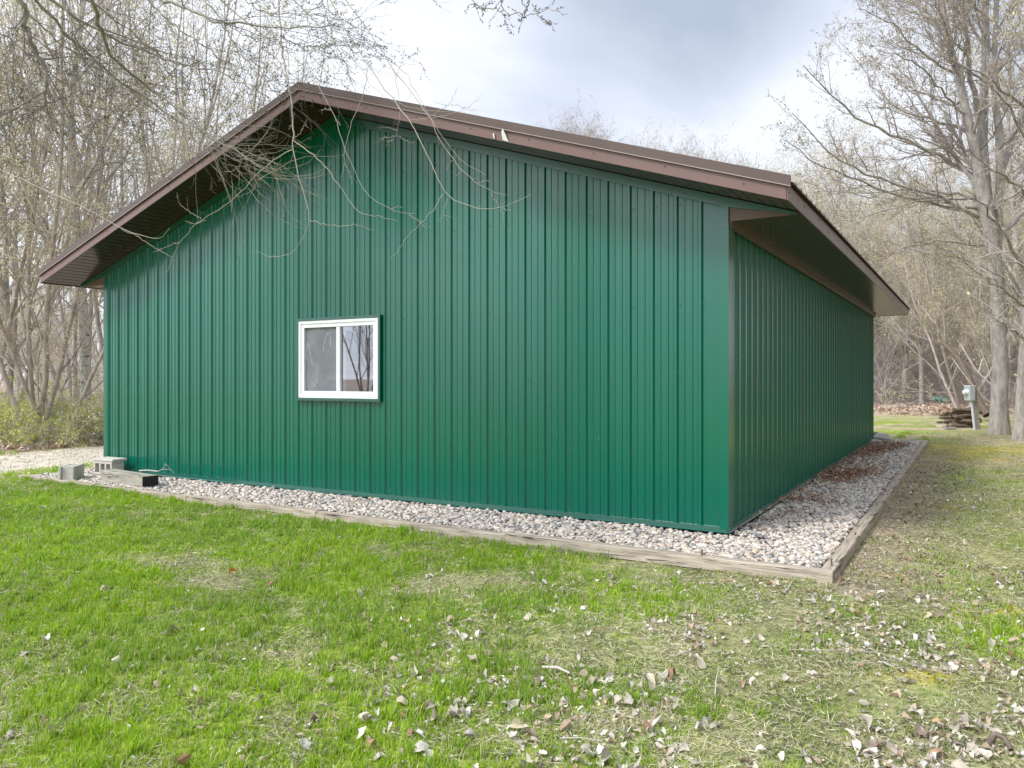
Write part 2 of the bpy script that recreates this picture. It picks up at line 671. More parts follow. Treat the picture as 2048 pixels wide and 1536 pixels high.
def ground_col(X, Y):
    lx, ly = l2(X, Y)
    g = lush(X, Y)[..., None]
    soil = np.array((.19, .15, .115))
    thatch = np.array((.43, .41, .235))
    green = np.array((.25, .33, .045))
    n = fbm(X, Y, 3.1, 1)[..., None]
    c = soil * (1 - n) + thatch * n
    gm = .30 + .7 * smooth(.35, .8, g)
    c = c * (1 - gm) + green * gm
    # the dry strip on the right, seen flat from a distance, grows greener further back
    fg = (smooth(9, 20, Y) * smooth(.42, .60, fbm(X * .6, Y, .8, 12)) * .85)[..., None]
    c = c * (1 - fg) + np.array((.21, .27, .05)) * fg
    tn = (smooth(9, 16, Y) * smooth(.45, .6, fbm(X * .5, Y, 1.3, 33)) * .8)[..., None]
    c = c * (1 - tn) + np.array((.42, .35, .24)) * tn
    rb = (np.exp(-((X - 12.9) / 1.9) ** 2 - ((Y - 19.6) / .9) ** 2) * smooth(.3, .5, fbm(X, Y, 2.0, 19)))[..., None]
    c = c * (1 - rb) + np.array((.27, .2, .16)) * rb
    m = mossy(X, Y)[..., None]
    c = c * (1 - m * .8) + np.array((.46, .37, .05)) * m * .8
    dn = fbm(X, Y, 2.2, 14)[..., None]
    dcol = np.array((.60, .52, .44)) * (.85 + .3 * dn)
    dgr = np.array((.42, .42, .2))
    d = drive(X, Y)[..., None]
    c = c * (1 - d) + (dcol * .9 + dgr * .1) * d
    stripe = (smooth(-9.6, -9.9, lx) * smooth(-11.3, -10.6, lx))[..., None] * .8
    c = c * (1 - stripe) + np.array((.40, .42, .17)) * stripe
    li = litter(X, Y)[..., None]
    ln = fbm(X, Y, 1.4, 21)[..., None]
    lcol = np.array((.40, .30, .225)) * (1 - ln) + np.array((.50, .41, .33)) * ln
    c = c * (1 - li) + lcol * li
    nr = (smooth(1.9, 1.1, lx) * (lx > X_R) * (ly > -1.2) * smooth(14, 8, ly))[..., None] * .85
    c = c * (1 - nr) + np.array((.33, .26, .205)) * nr
    return c


def build_ground():
    b = MB()

    def grid(xs, ys, drop=0):
        X, Y = np.meshgrid(xs, ys)
        Z = ground_z(X, Y) - drop
        v = np.stack([X, Y, Z], -1).reshape(-1, 3)
        nx, ny = len(xs), len(ys)
        i = np.arange(nx * ny).reshape(ny, nx)
        q = np.stack([i[:-1, :-1], i[:-1, 1:], i[1:, 1:], i[1:, :-1]], -1).reshape(-1, 4)
        return v, q, ground_col(X, Y).reshape(-1, 3)
    xs = np.concatenate([np.linspace(-600, -42, 12), np.arange(-40, -9.9, .5), np.arange(-9.8, 10, .07), np.arange(10, 40.1, .35), np.linspace(42, 600, 12)])
    ys = np.concatenate([np.linspace(-300, -22, 8), np.arange(-20, 2.3, 1.0), np.arange(2.3, 12, .06), np.arange(12, 45, .2), np.linspace(46, 120, 40), np.linspace(130, 900, 12)])
    v, q, c = grid(xs, ys)
    b.add(v, q, c)
    o = obj('ground', b.mesh('ground', M['ground'], True), kind='structure')
    return o


build_ground()

# ------------------------------------------------------------------ the shed
W, L = 9.22, 11.8
SL = 0.33
OV = 0.63
ZE = 2.79                                 # bottom of the eave fascia


def roof_z(x):
    """underside line of the gable soffit at local x"""
    u = -x
    return ZE + SL * (min(u, W - u) + OV)


shed = empty('shed', (BX, BY, 0), -TH, label='long green ribbed metal shed with brown roof trim standing in a border of river stones', cat='shed')
ZB = 0.055


def rib_profile(length, pitch=0.2286, start=0.14):
    """(s, depth) of the panel section; depth > 0 stands out of the wall"""
    pts = [(0.0, 0.0)]
    s = start
    k = 0
    while s < length - .05:
        for ds, d in ((-.027, 0), (-.013, .021), (.013, .021), (.027, 0)):
            pts.append((s + ds, d))
        for q in (.078, .152):
            if s + q + .02 < length:
                for ds, d in ((-.012, 0), (-.007, .0065), (.007, .0065), (.012, 0)):
                    pts.append((s + q + ds, d))
        s += pitch
        k += 1
    pts.append((length, 0.0))
    pts = [p for p in pts if 0 <= p[0] <= length]
    return sorted(set(pts))


def screws(b, pts, n):
    n = Vector(n)
    for p in pts:
        p = Vector(p)
        b.cyl(p, p + n * .002, .0075, .0075, 8, (1, 1, 1), 1)
        b.cyl(p + n * .002, p + n * .0075, .005, .0042, 6, (1, 1, 1), 1)


WX0, WX1, WZ0, WZ1 = -5.204, -3.948, 1.154, 2.083


def build_gable(y, out, name, hole):
    b = MB()
    prof = rib_profile(W, start=.234)
    pts = [(-s, d) for s, d in prof]
    if hole:
        def dat(x):
            for (xa, da), (xb, db) in zip(pts[:-1], pts[1:]):
                if xb <= x <= xa:
                    return da + (db - da) * (xa - x) / max(1e-6, xa - xb)
            return 0
        pts += [(WX0, dat(WX0)), (WX1, dat(WX1))]
    pts += [(-W / 2, 0.0)]
    pts = sorted(set(pts), reverse=True)
    quads, verts = [], []

    def strip(xa, da, xb, db, za, zb_, zc, zd):
        n = len(verts)
        verts.extend([(xa, y + out * da, za), (xb, y + out * db, zb_), (xb, y + out * db, zc), (xa, y + out * da, zd)])
        quads.append((n, n + 3, n + 2, n + 1) if out < 0 else (n, n + 1, n + 2, n + 3))
    for (xa, da), (xb, db) in zip(pts[:-1], pts[1:]):
        mid = (xa + xb) / 2
        ta, tb = roof_z(xa) - .012, roof_z(xb) - .012
        if hole and WX0 < mid < WX1:
            strip(xa, da, xb, db, ZB, ZB, WZ0, WZ0)
            strip(xa, da, xb, db, WZ1, WZ1, tb, ta)
        else:
            strip(xa, da, xb, db, ZB, ZB, tb, ta)
    b.add(verts, quads)
    if out < 0:
        sc = []
        ribs = np.arange(.234, W, .2286)
        for k, u in enumerate(ribs):
            for z in (.16, .68, 1.38, 2.06, 2.98, 3.72):
                x = -u + .042 + rng.uniform(-.003, .003)
                zz = z + rng.uniform(-.008, .008)
                if zz < roof_z(x) - .15 and not (WX0 - .05 < x < WX1 + .05 and WZ0 - .05 < zz < WZ1 + .05):
                    sc.append((x, y - .0005, zz))
        for k in range(5):
            sc.append((WX0 + .12 + k * .2286, y - .001, WZ1 + .03))
            sc.append((WX0 + .12 + k * .2286, y - .001, WZ0 - .055))
        screws(b, sc, (0, -1, 0))
    return obj(name, b.mesh(name, [M['green'], M['zinc']]), shed)


build_gable(0, -1, 'front_wall', True)
build_gable(L, 1, 'rear_wall', False)


def build_side(x, out, name):
    b = MB()
    prof = rib_profile(L, start=.15)
    v, q = [], []
    for (sa, da), (sb, db) in zip(prof[:-1], prof[1:]):
        n = len(v)
        zt = ZE + .02
        v.extend([(x + out * da, sa, ZB), (x + out * db, sb, ZB), (x + out * db, sb, zt), (x + out * da, sa, zt)])
        q.append((n, n + 1, n + 2, n + 3) if out > 0 else (n, n + 3, n + 2, n + 1))
    b.add(v, q)
    if out > 0:
        sc = []
        for s in np.arange(.15, L, .2286):
            for z in (.16, .68, 1.38, 2.06):
                sc.append((x + .0005, s + .045, z + rng.uniform(-.01, .01)))
        screws(b, sc, (1, 0, 0))
    return obj(name, b.mesh(name, [M['green'], M['zinc']]), shed)


build_side(0, 1, 'side_wall')
build_side(-W, -1, 'side_wall')


def trim_mesh():
    # corner trims
    for x0, x1, y0, y1 in ((-.055, .024, -.024, -.021), (-W - .024, -W + .06, -.024, -.021)):
        b = MB()
        b.box((x0, -.026, ZB - .02), (x1, -.022, roof_z(max(-W, min(0, (x0 + x1) / 2))) - .09))
        if x1 > 0:
            b.box((.022, -.0258, ZB - .02), (.026, .105, ZE - .03))
        else:
            b.box((-W - .026, -.0258, ZB - .02), (-W - .022, .105, ZE - .03))
        obj('corner_trim', b.mesh('corner_trim', M['green']), shed)
    # base trim with a small drip lip
    b = MB()
    prof = [(-.006, 0.078), (-.024, .070), (-.027, .040), (-.040, .028), (-.038, .022), (-.006, .022)]
    b.prism([(-W - .03, y, z) for y, z in prof], (W + .06, 0, 0))
    obj('base_trim', b.mesh('base_trim', M['green_trim']), shed)
    b = MB()
    b.prism([(-y, -.03, z) for y, z in prof][::-1], (0, L + .06, 0))
    obj('base_trim', b.mesh('base_trim', M['green_trim']), shed)
    # dark green band under the gable soffit, running out over the eave box
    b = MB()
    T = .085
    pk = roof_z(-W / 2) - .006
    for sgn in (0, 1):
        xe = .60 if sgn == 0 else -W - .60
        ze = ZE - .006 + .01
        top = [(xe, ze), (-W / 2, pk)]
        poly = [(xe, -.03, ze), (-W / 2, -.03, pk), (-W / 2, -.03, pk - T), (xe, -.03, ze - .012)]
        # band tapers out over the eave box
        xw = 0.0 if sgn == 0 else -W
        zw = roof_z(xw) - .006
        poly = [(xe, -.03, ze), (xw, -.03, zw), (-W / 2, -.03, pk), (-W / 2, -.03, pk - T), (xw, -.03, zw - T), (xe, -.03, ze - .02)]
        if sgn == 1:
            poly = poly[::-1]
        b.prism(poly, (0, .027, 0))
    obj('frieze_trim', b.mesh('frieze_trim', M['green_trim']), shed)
    # dark trim under the eave soffit on the side wall
    b = MB()
    b.box((.021, .0, ZE - .075), (.045, L, ZE - .012))
    b.box((.021, .0, ZE - .012), (.06, L, ZE - .004))
    obj('frieze_trim', b.mesh('frieze_trim', M['rake']), shed)


trim_mesh()


def groove_sheet(b, o, du, dv, nu_len, v_len, n, pitch=.102, g=.006):
    """soffit sheet: grooves run along dv, repeated along du"""
    o, du, dv, n = map(np.array, (o, du, dv, n))
    s = 0.0
    prof = []
    while s < nu_len:
        e = min(s + pitch, nu_len)
        prof += [(s, 0), (max(s, e - .014), 0), (max(s, e - .010), g), (max(s, e - .004), g), (e, 0)]
        s += pitch
    pts = np.array([o + du * a + n * d for a, d in prof])
    v = np.vstack([pts, pts + dv * v_len])
    k = len(pts)
    b.add(v, [(i, i + 1, i + 1 + k, i + k) for i in range(k - 1)])


def build_roof():
    cs = 1 / math.sqrt(1 + SL * SL)
    half = W / 2 + OV
    slope = half / cs
    # gable soffits, front and rear
    for yy in (-.6, L + .0):
        for sg in (1, -1):
            b = MB()
            xe = OV if sg == 1 else -W - OV
            groove_sheet(b, (xe, yy, ZE), (-sg * cs, 0, SL * cs), (0, 1, 0), slope, .6, (0, 0, 1))
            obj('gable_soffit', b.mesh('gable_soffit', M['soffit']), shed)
    # eave soffits: flat, grooves across
    for sg in (1, -1):
        b = MB()
        x0 = 0.02 if sg == 1 else -W - OV
        groove_sheet(b, (x0, .0, ZE - .004), (0, 1, 0), (1, 0, 0), L + .55, OV - .02, (0, 0, 1), .1016, .005)
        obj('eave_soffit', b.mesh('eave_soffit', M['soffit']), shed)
        # end piece of the eave box (brown triangle under the green band)
        b = MB()
        xa, xb = (.022, OV - .02) if sg == 1 else (-W - .022, -W - OV + .02)
        za = ZE + SL * OV
        for yy in (-.004, L + .55):
            b = MB()
            b.prism([(xa, yy, ZE - .01), (xb, yy, ZE - .01), (xb, yy, ZE + .004), (xa, yy, za - .02)], (0, .008, 0))
            obj('eave_end_panel', b.mesh('eave_end_panel', M['fascia']), shed)
    # fascias on the rakes
    FH, RH = .098, .088
    for yy, d in ((-.6, -.012), (L + .6, .012)):
        for sg in (1, -1):
            xe = OV if sg == 1 else -W - OV
            pk = ZE + SL * half
            b = MB()
            poly = [(xe, yy, ZE - .008), (-W / 2 + sg * .0005, yy, pk - .008), (-W / 2 + sg * .0005, yy, pk + FH), (xe, yy, ZE + FH)]
            b.prism(poly if sg == 1 else poly[::-1], (0, d, 0))
            for k in range(8):
                t = (k + .5) / 8
                x = xe * (1 - t) - W / 2 * t
                if d < 0:
                    screws(b, [(x, yy + d - .0005, ZE + SL * half * t + .05 + .01 * (k % 2))], (0, -1, 0))
            f = obj('rake_fascia', b.mesh('rake_fascia', [M['fascia'], M['rust']]), shed)
            b = MB()
            xo = xe + sg * .035
            zo = ZE - SL * .035
            dd = d * 2.6
            poly = [(xo, yy, zo + FH + .002), (-W / 2 + sg * .0005, yy, pk + FH + .002), (-W / 2 + sg * .0005, yy, pk + FH + RH), (xo, yy, zo + FH + RH)]
            b.prism(poly if sg == 1 else poly[::-1], (0, dd, 0))
            obj('rake_trim', b.mesh('rake_trim', M['rake']), shed)
            b = MB()
            poly = [(xo, yy + dd, zo + FH - .001), (-W / 2, yy + dd, pk + FH - .001), (-W / 2, yy + dd, pk + FH + .006), (xo, yy + dd, zo + FH + .006)]
            b.prism(poly if sg == 1 else poly[::-1], (0, d * .6, 0))
            obj('rake_trim_lip', b.mesh('rake_trim_lip', M['hem']), shed)
    # eave fascias
    for sg in (1, -1):
        b = MB()
        xa = OV if sg == 1 else -W - OV
        b.box((min(xa, xa + sg * .014), -.604, ZE - .012), (max(xa, xa + sg * .014), L + .604, ZE + .115))
        if sg == 1:
            screws(b, [(xa + .0145, -.5 + k * .62 + rng.uniform(-.1, .1), ZE + .05 + .015 * ((k * 7) % 3)) for k in range(20)], (1, 0, 0))
        obj('eave_fascia', b.mesh('eave_fascia', [M['fascia'], M['rust']]), shed)
    # ribbed roof sheets
    prof = rib_profile(L + 1.16, start=.12)
    for sg in (1, -1):
        b = MB()
        lo = np.array((OV + .045 if sg == 1 else -W - OV - .045, 0, 0))
        zlo = ZE + .128
        pk = zlo + SL * (half + .045)
        A, B_ = [], []
        for s, d in prof:
            A.append((lo[0], s - .58, zlo + d))
            B_.append((-W / 2, s - .58, pk + d))
        k = len(A)
        v = A + B_
        q = [(i, i + 1, i + 1 + k, i + k) for i in range(k - 1)]
        b.add(v, q if sg == -1 else [t[::-1] for t in q])
        # thickness at the drip edge
        A2 = [(x, y, z - .006) for x, y, z in A]
        b.add(A + A2, [(i, i + 1, i + 1 + k, i + k) for i in range(k - 1)])
        B2 = [(x, y, z - .02) for x, y, z in B_]
        b.add(A2 + B2, [(i, i + 1, i + 1 + k, i + k) for i in range(k - 1)])
        obj('roof', b.mesh('roof', M['roof']), shed)
    b = MB()
    pk = ZE + .128 + SL * (half + .045) + .024
    for sg in (1, -1):
        poly = [(-W / 2, -.60, pk), (-W / 2 + sg * .20, -.60, pk - .2 * SL), (-W / 2 + sg * .20, -.60, pk - .2 * SL - .012), (-W / 2, -.60, pk - .012)]
        b.prism(poly if sg == -1 else poly[::-1], (0, L + 1.2, 0))
    obj('ridge_cap', b.mesh('ridge_cap', M['rake']), shed)
    # torn flashing tab on the right rake
    b = MB()
    x0 = -1.93
    z0 = ZE + SL * (OV - x0)
    b.add([(x0, -.64, z0 + .0), (x0 + .05, -.615, z0 - .02), (x0 + .012, -.66, z0 + .10), (x0 - .02, -.632, z0 + .085)], [(0, 1, 2, 3)])
    t = obj('flashing_tab', b.mesh('flashing_tab', M['white']), shed)
    t['label'] = 'torn pale scrap of flashing sticking out of the fascia'
    b = MB()
    b.add([(x0 - .11, -.62, z0 + .035), (x0 - .095, -.628, z0 + .035), (x0 - .105, -.635, z0 + .085), (x0 - .125, -.62, z0 + .08)], [(0, 1, 2, 3)])
    t = obj('flashing_tab', b.mesh('flashing_tab', M['white']), shed)
    t['label'] = 'small curled flake beside the larger torn flashing tab'


build_roof()


def build_window():
    b = MB()
    fw = .082
    # outer frame, four mitred-looking members with a stepped face
    for (a, c, dpt, ins) in ((0, 1, -.052, 0), (.0, 1, -.040, .034)):
        x0, x1, z0, z1 = WX0 + ins, WX1 - ins, WZ0 + ins, WZ1 - ins
        w = .036 if ins == 0 else fw - .034
        b.box((x0, dpt, z0), (x0 + w, .02, z1))
        b.box((x1 - w, dpt, z0), (x1, .02, z1))
        b.box((x0 + w, dpt, z1 - w), (x1 - w, .02, z1))
        b.box((x0 + w, dpt, z0), (x1 - w, .02, z0 + w))
    xm = (WX0 + WX1) / 2 - .0
    win = obj('window', b.mesh('window', M['white']), shed)
    bevel(win, .003)
    b = MB()
    b.box((xm - .027, -.034, WZ0 + fw), (xm + .027, .015, WZ1 - fw))
    bevel(obj('mullion', b.mesh('mullion', M['white']), win), .003)
    # little weep-hole slots
    for x in (WX0 + .12, WX1 - .15):
        b = MB()
        b.box((x, -.0535, WZ0 + .018), (x + .035, -.0515, WZ0 + .023))
        obj('weep_slot', b.mesh('weep_slot', M['dark']), win)
    b = MB()
    b.box((WX0 + fw, -.012, WZ0 + fw), (xm - .027, -.009, WZ1 - fw))
    obj('screen', b.mesh('screen', M['screen']), win, label=None)
    # dark corner clips and the white smears on the screen
    for x in (WX0 + fw + .008, xm - .027 - .03):
        for z in (WZ0 + fw + .008, WZ1 - fw - .03):
            b = MB()
            b.box((x, -.0145, z), (x + .02, -.0122, z + .022))
            obj('screen_clip', b.mesh('screen_clip', M['zinc']), win)
    sm_mat = mat_plain('white_smear', (.7, .72, .74), .8)

    def smear(pts, w=.0035):
        pts = path([(WX0 + fw + a * (xm - .027 - WX0 - fw), -.0128, WZ0 + fw + c * (WZ1 - WZ0 - 2 * fw)) for a, c in pts], 26)
        ww = w * rng.uniform(.35, 1.3, 26)
        v = np.concatenate([pts - np.stack([ww, 0 * ww, -ww * .3], 1) / 2, pts + np.stack([ww, 0 * ww, -ww * .3], 1) / 2])
        b = MB()
        b.add(v, [(i, i + 26, i + 27, i + 1) for i in range(25)])
        obj('smear', b.mesh('smear', sm_mat), win)
    smear([(.03, .5), (.035, .7), (.06, .79), (.10, .72), (.17, .55), (.22, .4)])
    smear([(.55, .62), (.6, .78), (.68, .9), (.74, .94), (.78, .85), (.79, .68)])
    smear([(.24, .16), (.3, .07)])
    smear([(.36, .2), (.39, .12)], .002)
    # backing board behind the screen, glass on the right
    b = MB()
    b.box((WX0 + fw, .004, WZ0 + fw), (xm - .02, .010, WZ1 - fw))
    obj('backing_board', b.mesh('backing_board', M['screen']), win)
    b = MB()
    x0, x1, z0, z1 = xm + .027, WX1 - fw, WZ0 + fw, WZ1 - fw
    b.add([(x0, -.004, z0), (x1, -.004, z0), (x1, -.004, z1), (x0, -.004, z1)], [(0, 1, 2, 3)])
    obj('pane', b.mesh('pane', M['glass']), win)
    # inner track of the slider, pale and seen through the glass
    b = MB()
    b.box((x0 + .008, .02, z0 + .10 * 0), (x0 + .045, .045, z1))
    b.box((x0 + .006, .016, z0 + .17), (x0 + .05, .02, z0 + .2))
    b.box((x0, .012, z0 - .05), (x1, .20, z0 - .004))
    obj('inner_track', b.mesh('inner_track', M['white']), win)
    # green metal surround
    b = MB()
    t = .032
    for (xa, xb, za, zb) in ((WX0 - t, WX1 + t, WZ1 + .001, WZ1 + t), (WX0 - t, WX1 + t, WZ0 - t, WZ0 - .001),
                             (WX0 - t, WX0 - .001, WZ0 - .001, WZ1 + .001), (WX1 + .001, WX1 + t, WZ0 - .001, WZ1 + .001)):
        b.box((xa, -.058, za), (xb, .001, zb))
    obj('window_surround', b.mesh('window_surround', M['green_trim']), shed)


build_window()

# interior: a plain dark lining so that the room behind the glass is closed
b = MB()
b.box((-W + .1, .25, ZB), (-.1, .252, .9))
b.box((-W + .02, 2.5, .1), (-.02, 2.52, 3.0))
obj('inner_lining', b.mesh('inner_lining', M['dark']), shed)


def build_bottle():
    # stands on the inner sill at the right of the pane
    X, Y = w2(WX1 - .082 - .095, .05)
    o = empty('bottle', (X, Y, WZ0 + .0785), -TH, label='pale turquoise and white plastic bottle on the sill inside the shed window', cat='bottle')
    body = mat_plain('white_plastic', (.88, .92, .9), .4)
    lab = mat_plain('turquoise_label', (.10, .62, .75), .5)
    cap = mat_plain('mint_cap', (.35, .72, .66), .4)
    S = 20

    def lathe(prof, col=None):
        b = MB()
        v = []
        for r, z in prof:
            for i in range(S):
                a = 2 * math.pi * i / S
                v.append((r * math.cos(a), r * .75 * math.sin(a), z))
        f = [(k * S + i, k * S + (i + 1) % S, (k + 1) * S + (i + 1) % S, (k + 1) * S + i) for k in range(len(prof) - 1) for i in range(S)]
        b.add(v, f)
        return b
    obj('body', lathe([(.001, 0), (.04, 0), (.042, .01), (.042, .13), (.036, .155), (.018, .17), (.016, .178)]).mesh('body', body, True), o)
    obj('label_band', lathe([(.0425, .03), (.0432, .031), (.0432, .12), (.0425, .121)]).mesh('label_band', lab, True), o)
    obj('cap', lathe([(.017, .176), (.019, .178), (.019, .198), (.015, .202), (.001, .203)]).mesh('cap', cap, True), o)


build_bottle()

# ------------------------------------------------------------------ timbers, stones


def timber(name, p0, p1, zt, h, w, mat, label, cat, group=None, seed=0, end=None):
    """squared timber from p0 to p1 (its outer long edge), w to the left of the direction"""
    r = np.random.default_rng(seed)
    p0, p1 = np.array(p0, float), np.array(p1, float)
    Ln = np.linalg.norm(p1 - p0)
    ang = math.atan2(p1[1] - p0[1], p1[0] - p0[0])
    n = max(4, int(Ln / .08))
    b = MB()
    ring = []
    sec = [(.006, 0), (w - .006, 0), (w, .006), (w, h - .007), (w - .007, h), (.007, h), (0, h - .007), (0, .006)]
    v = []
    for i in range(n + 1):
        t = i / n
        jy, jz = (r.random(2) - .5) * .003
        for (yy, zz) in sec:
            q = (r.random(2) - .5) * .0025
            ex = 0
            v.append((t * Ln + (r.random() - .5) * .002, yy + jy + q[0], zz + jz + q[1]))
    k = len(sec)
    f = [(i * k + j, i * k + (j + 1) % k, (i + 1) * k + (j + 1) % k, (i + 1) * k + j) for i in range(n) for j in range(k)]
    b.add(v, [t[::-1] for t in f])
    m2 = 1 if end is not None else 0
    b.f.append(np.array([list(range(k))]))
    b.mi.append(np.array([0], dtype=np.int32))
    b.f.append(np.array([[n * k + j for j in range(k)][::-1]]))
    b.mi.append(np.array([m2], dtype=np.int32))
    me = b.mesh(name, [mat] + ([end] if end is not None else []))
    return obj(name, me, None, (p0[0], p0[1], zt - h), (0, 0, ang), label=label, cat=cat, group=group)


GT = 'weathered timbers edging the stone bed'
TW = .095
fr = [-9.8, -7.95, -6.1, -4.02, -1.72, 1.02 - .0]
fl = ['grey edging timber ending at the far left corner of the stone bed',
      'edging timber in front of the concrete blocks and short beam',
      'edging timber lying left of the shed window, second from the blocks',
      'edging timber below the shed window with lush grass along it',
      'long pale edging timber at the front right corner, with two knots and a rusty stake behind it']
fl = ['leftmost weathered timber of the front edging, ending at the bed corner',
      'second timber from the left in the front edging, before the short black-ended beam',
      'middle timber of the front edging, left of below the window',
      'fourth timber from the left in the front edging, below and right of the window',
      'rightmost timber of the front edging, thick and cracked, ending at the near corner']
for i in range(5):
    a, c = w2(fr[i] + .003, Y_F), w2(fr[i + 1] - .003, Y_F)
    # follow the slight swing of the row towards the lawn on the right
    dz = [.012, .0, .002, -.004, .004][i]
    timber('edging_timber', a, c, dz + .004, .10 + .0 * i, TW, M['timber'], fl[i], 'timber', GT, 40 + i)
sy = [Y_F + TW + .004, 1.45, 3.7, 6.0, 8.3, 10.5, Y_B]
sl = ['nearest timber of the right edging, with two rusty stakes', 'second timber from the near corner in the right edging',
      'third timber from the near corner in the right edging', 'fourth timber from the near corner in the right edging',
      'fifth timber from the near corner in the right edging', 'farthest timber of the right edging, ending by the lawn']
for i in range(6):
    a, c = w2(X_R, sy[i] + .002), w2(X_R, sy[i + 1] - .003)
    timber('edging_timber', a, c, .006 - .003 * (i % 2), .115, TW, M['timber'], sl[i], 'timber', GT, 60 + i)
a, c = w2(X_L, Y_B), w2(X_L, Y_F + TW + .004)
a2 = w2(X_L, 3.6)
timber('edging_timber', a2, c, .0, .1, TW, M['greywood'], 'dark timber running back along the left side of the stone bed', 'timber', GT, 80)
a, c = w2(X_R - TW - .004, Y_B), w2(.05, Y_B)
timber('edging_timber', a, c, .0, .1, TW, M['greywood'], 'short timber closing the far end of the side stone bed', 'timber', GT, 81)


def stake(px, py, h, lean, label):
    q = ong(px, py, 0)
    b = MB()
    b.cyl((0, 0, -.1), (lean, 0, h), .0075, .0065, 10)
    b.cyl((lean, 0, h), (lean, 0, h + .006), .0098, .0085, 10)
    obj('stake', b.mesh('stake', M['rust'], False), None, (q[0], q[1], 0), label=label, cat='stake', group='rusty stakes in the edging')


stake(1404, 1114, .052, 0, 'rusty steel stake standing in the stones behind the front edging timber')
stake(1664, 1134, .055, -.004, 'rusty steel stake at the near corner where the two edging timbers meet')
stake(1711, 1071, .022, 0, 'low rusty stake driven into the right edging, nearest the corner one')
stake(1770, 984, .03, .004, 'rusty stake in the right edging farther back')


def ico(sub=1):
    import bmesh
    bm = bmesh.new()
    bmesh.ops.create_icosphere(bm, subdivisions=sub, radius=1)
    v = np.array([x.co[:] for x in bm.verts], dtype=np.float32)
    f = np.array([[y.index for y in x.verts] for x in bm.faces])
    bm.free()
    return v, f


IV, IF = ico(2)
IV1, IF1 = ico(1)


def stones(b, P, size, cols, base=None):
    """many rounded stones; P (n,3)"""
    bv, bf = base if base else (IV, IF)
    n = len(P)
    r = rng
    sc = np.stack([r.uniform(.75, 1.35, n), r.uniform(.7, 1.1, n), r.uniform(.45, .75, n)], 1) * size[:, None]
    ph = r.uniform(0, 6.28, (n, 1))
    v = np.repeat(bv[None], n, 0)
    # lumpy
    k = r.normal(0, 1, (n, 3, 3))
    w = np.sin(np.einsum('nvk,nkj->nvj', v * 1.6, k) + ph[:, :, None])
    v = v * (1 + .10 * w.sum(2, keepdims=True) / 1.7)
    v = v * sc[:, None, :]
    az = r.uniform(0, 6.28, n)
    tx = r.normal(0, .3, n)
    ca, sa = np.cos(az)[:, None], np.sin(az)[:, None]
    ct, st = np.cos(tx)[:, None], np.sin(tx)[:, None]
    y, z = v[..., 1] * ct - v[..., 2] * st, v[..., 1] * st + v[..., 2] * ct
    x = v[..., 0]
    v = np.stack([x * ca - y * sa, x * sa + y * ca, z], -1) + P[:, None, :]
    f = (bf[None] + (np.arange(n) * len(bv))[:, None, None]).reshape(-1, 3)
    c = np.repeat(cols[:, None, :], len(bv), 1).reshape(-1, 3)
    b.add(v.reshape(-1, 3), f, c)


PAL = np.array([(.60, .57, .53), (.52, .48, .45), (.68, .66, .62), (.42, .40, .385), (.30, .31, .325), (.55, .45, .39), (.60, .52, .42),
                (.36, .345, .34), (.64, .59, .56), (.24, .26, .28), (.58, .45, .33)])
PW = np.array([.2, .15, .17, .09, .07, .09, .06, .05, .1, .03, .015])


def build_bed():
    b = MB()
    x0, x1, y0, y1 = X_L + .02, X_R - .02, Y_F + .02, Y_B - .02
    # three sheets round the shed
    for (a, c, d, e) in ((x0, x1, y0, .1), (-.1, x1, .1, y1), (x0, -W + .1, .1, 3.6)):
        P = [w2(a, d), w2(c, d), w2(c, e), w2(a, e)]
        b.add([(p[0], p[1], -.03) for p in P], [(0, 1, 2, 3)])
    obj('stone_bed', b.mesh('stone_bed', M['gravelbase']), kind='structure')
    b = MB()
    pts, zs = [], []

    def scatter(xa, xb, ya, yb, dens, top):
        n = int((xb - xa) * (yb - ya) * dens)
        X = rng.uniform(xa, xb, n)
        Y = rng.uniform(ya, yb, n)
        wx, wy = w2(X, Y)
        z = rng.uniform(-.022, top, n) + (fbm(X, Y, 2.2, 3) - .5) * .012
        # heaped a little against the wall
        z = z + .018 * smooth(-.5, 0, Y) * (X < .05) + .012 * smooth(.5, .1, X) * (Y > 0)
        pts.append(np.stack([wx, wy, z], 1))
    fx0, fx1 = X_L + TW + .02, X_R - TW - .02
    scatter(fx0, -4.5, Y_F + TW + .015, -.05, 1350, .004)
    scatter(-4.5, fx1, Y_F + TW + .015, -.05, 1700, .004)
    scatter(.05, fx1, -.05, 4.5, 1500, .004)
    scatter(.05, fx1, 4.5, Y_B - TW - .03, 800, .004)
    scatter(fx0 , -W - .06, -.05, 3.4, 900, .004)
    P = np.concatenate(pts)
    ci = rng.choice(len(PAL), len(P), p=PW / PW.sum())
    cols = PAL[ci] ** 1.1 * np.array((1.0, .95, .88)) * rng.uniform(.75, 1.12, (len(P), 1))
    size = np.clip(rng.lognormal(math.log(.0195), .27, len(P)), .010, .038)
    d = np.hypot(P[:, 0], P[:, 1])
    near = d < 9.0
    stones(b, P[near], size[near], cols[near], (IV1, IF1))
    stones(b, P[~near], size[~near] * 1.12, cols[~near], (IV1, IF1))
    obj('river_stones', b.mesh('river_stones', M['stone'], True), kind='stuff', label='washed grey, white and tan river stones filling the bed around the shed', cat='stones')


build_bed()


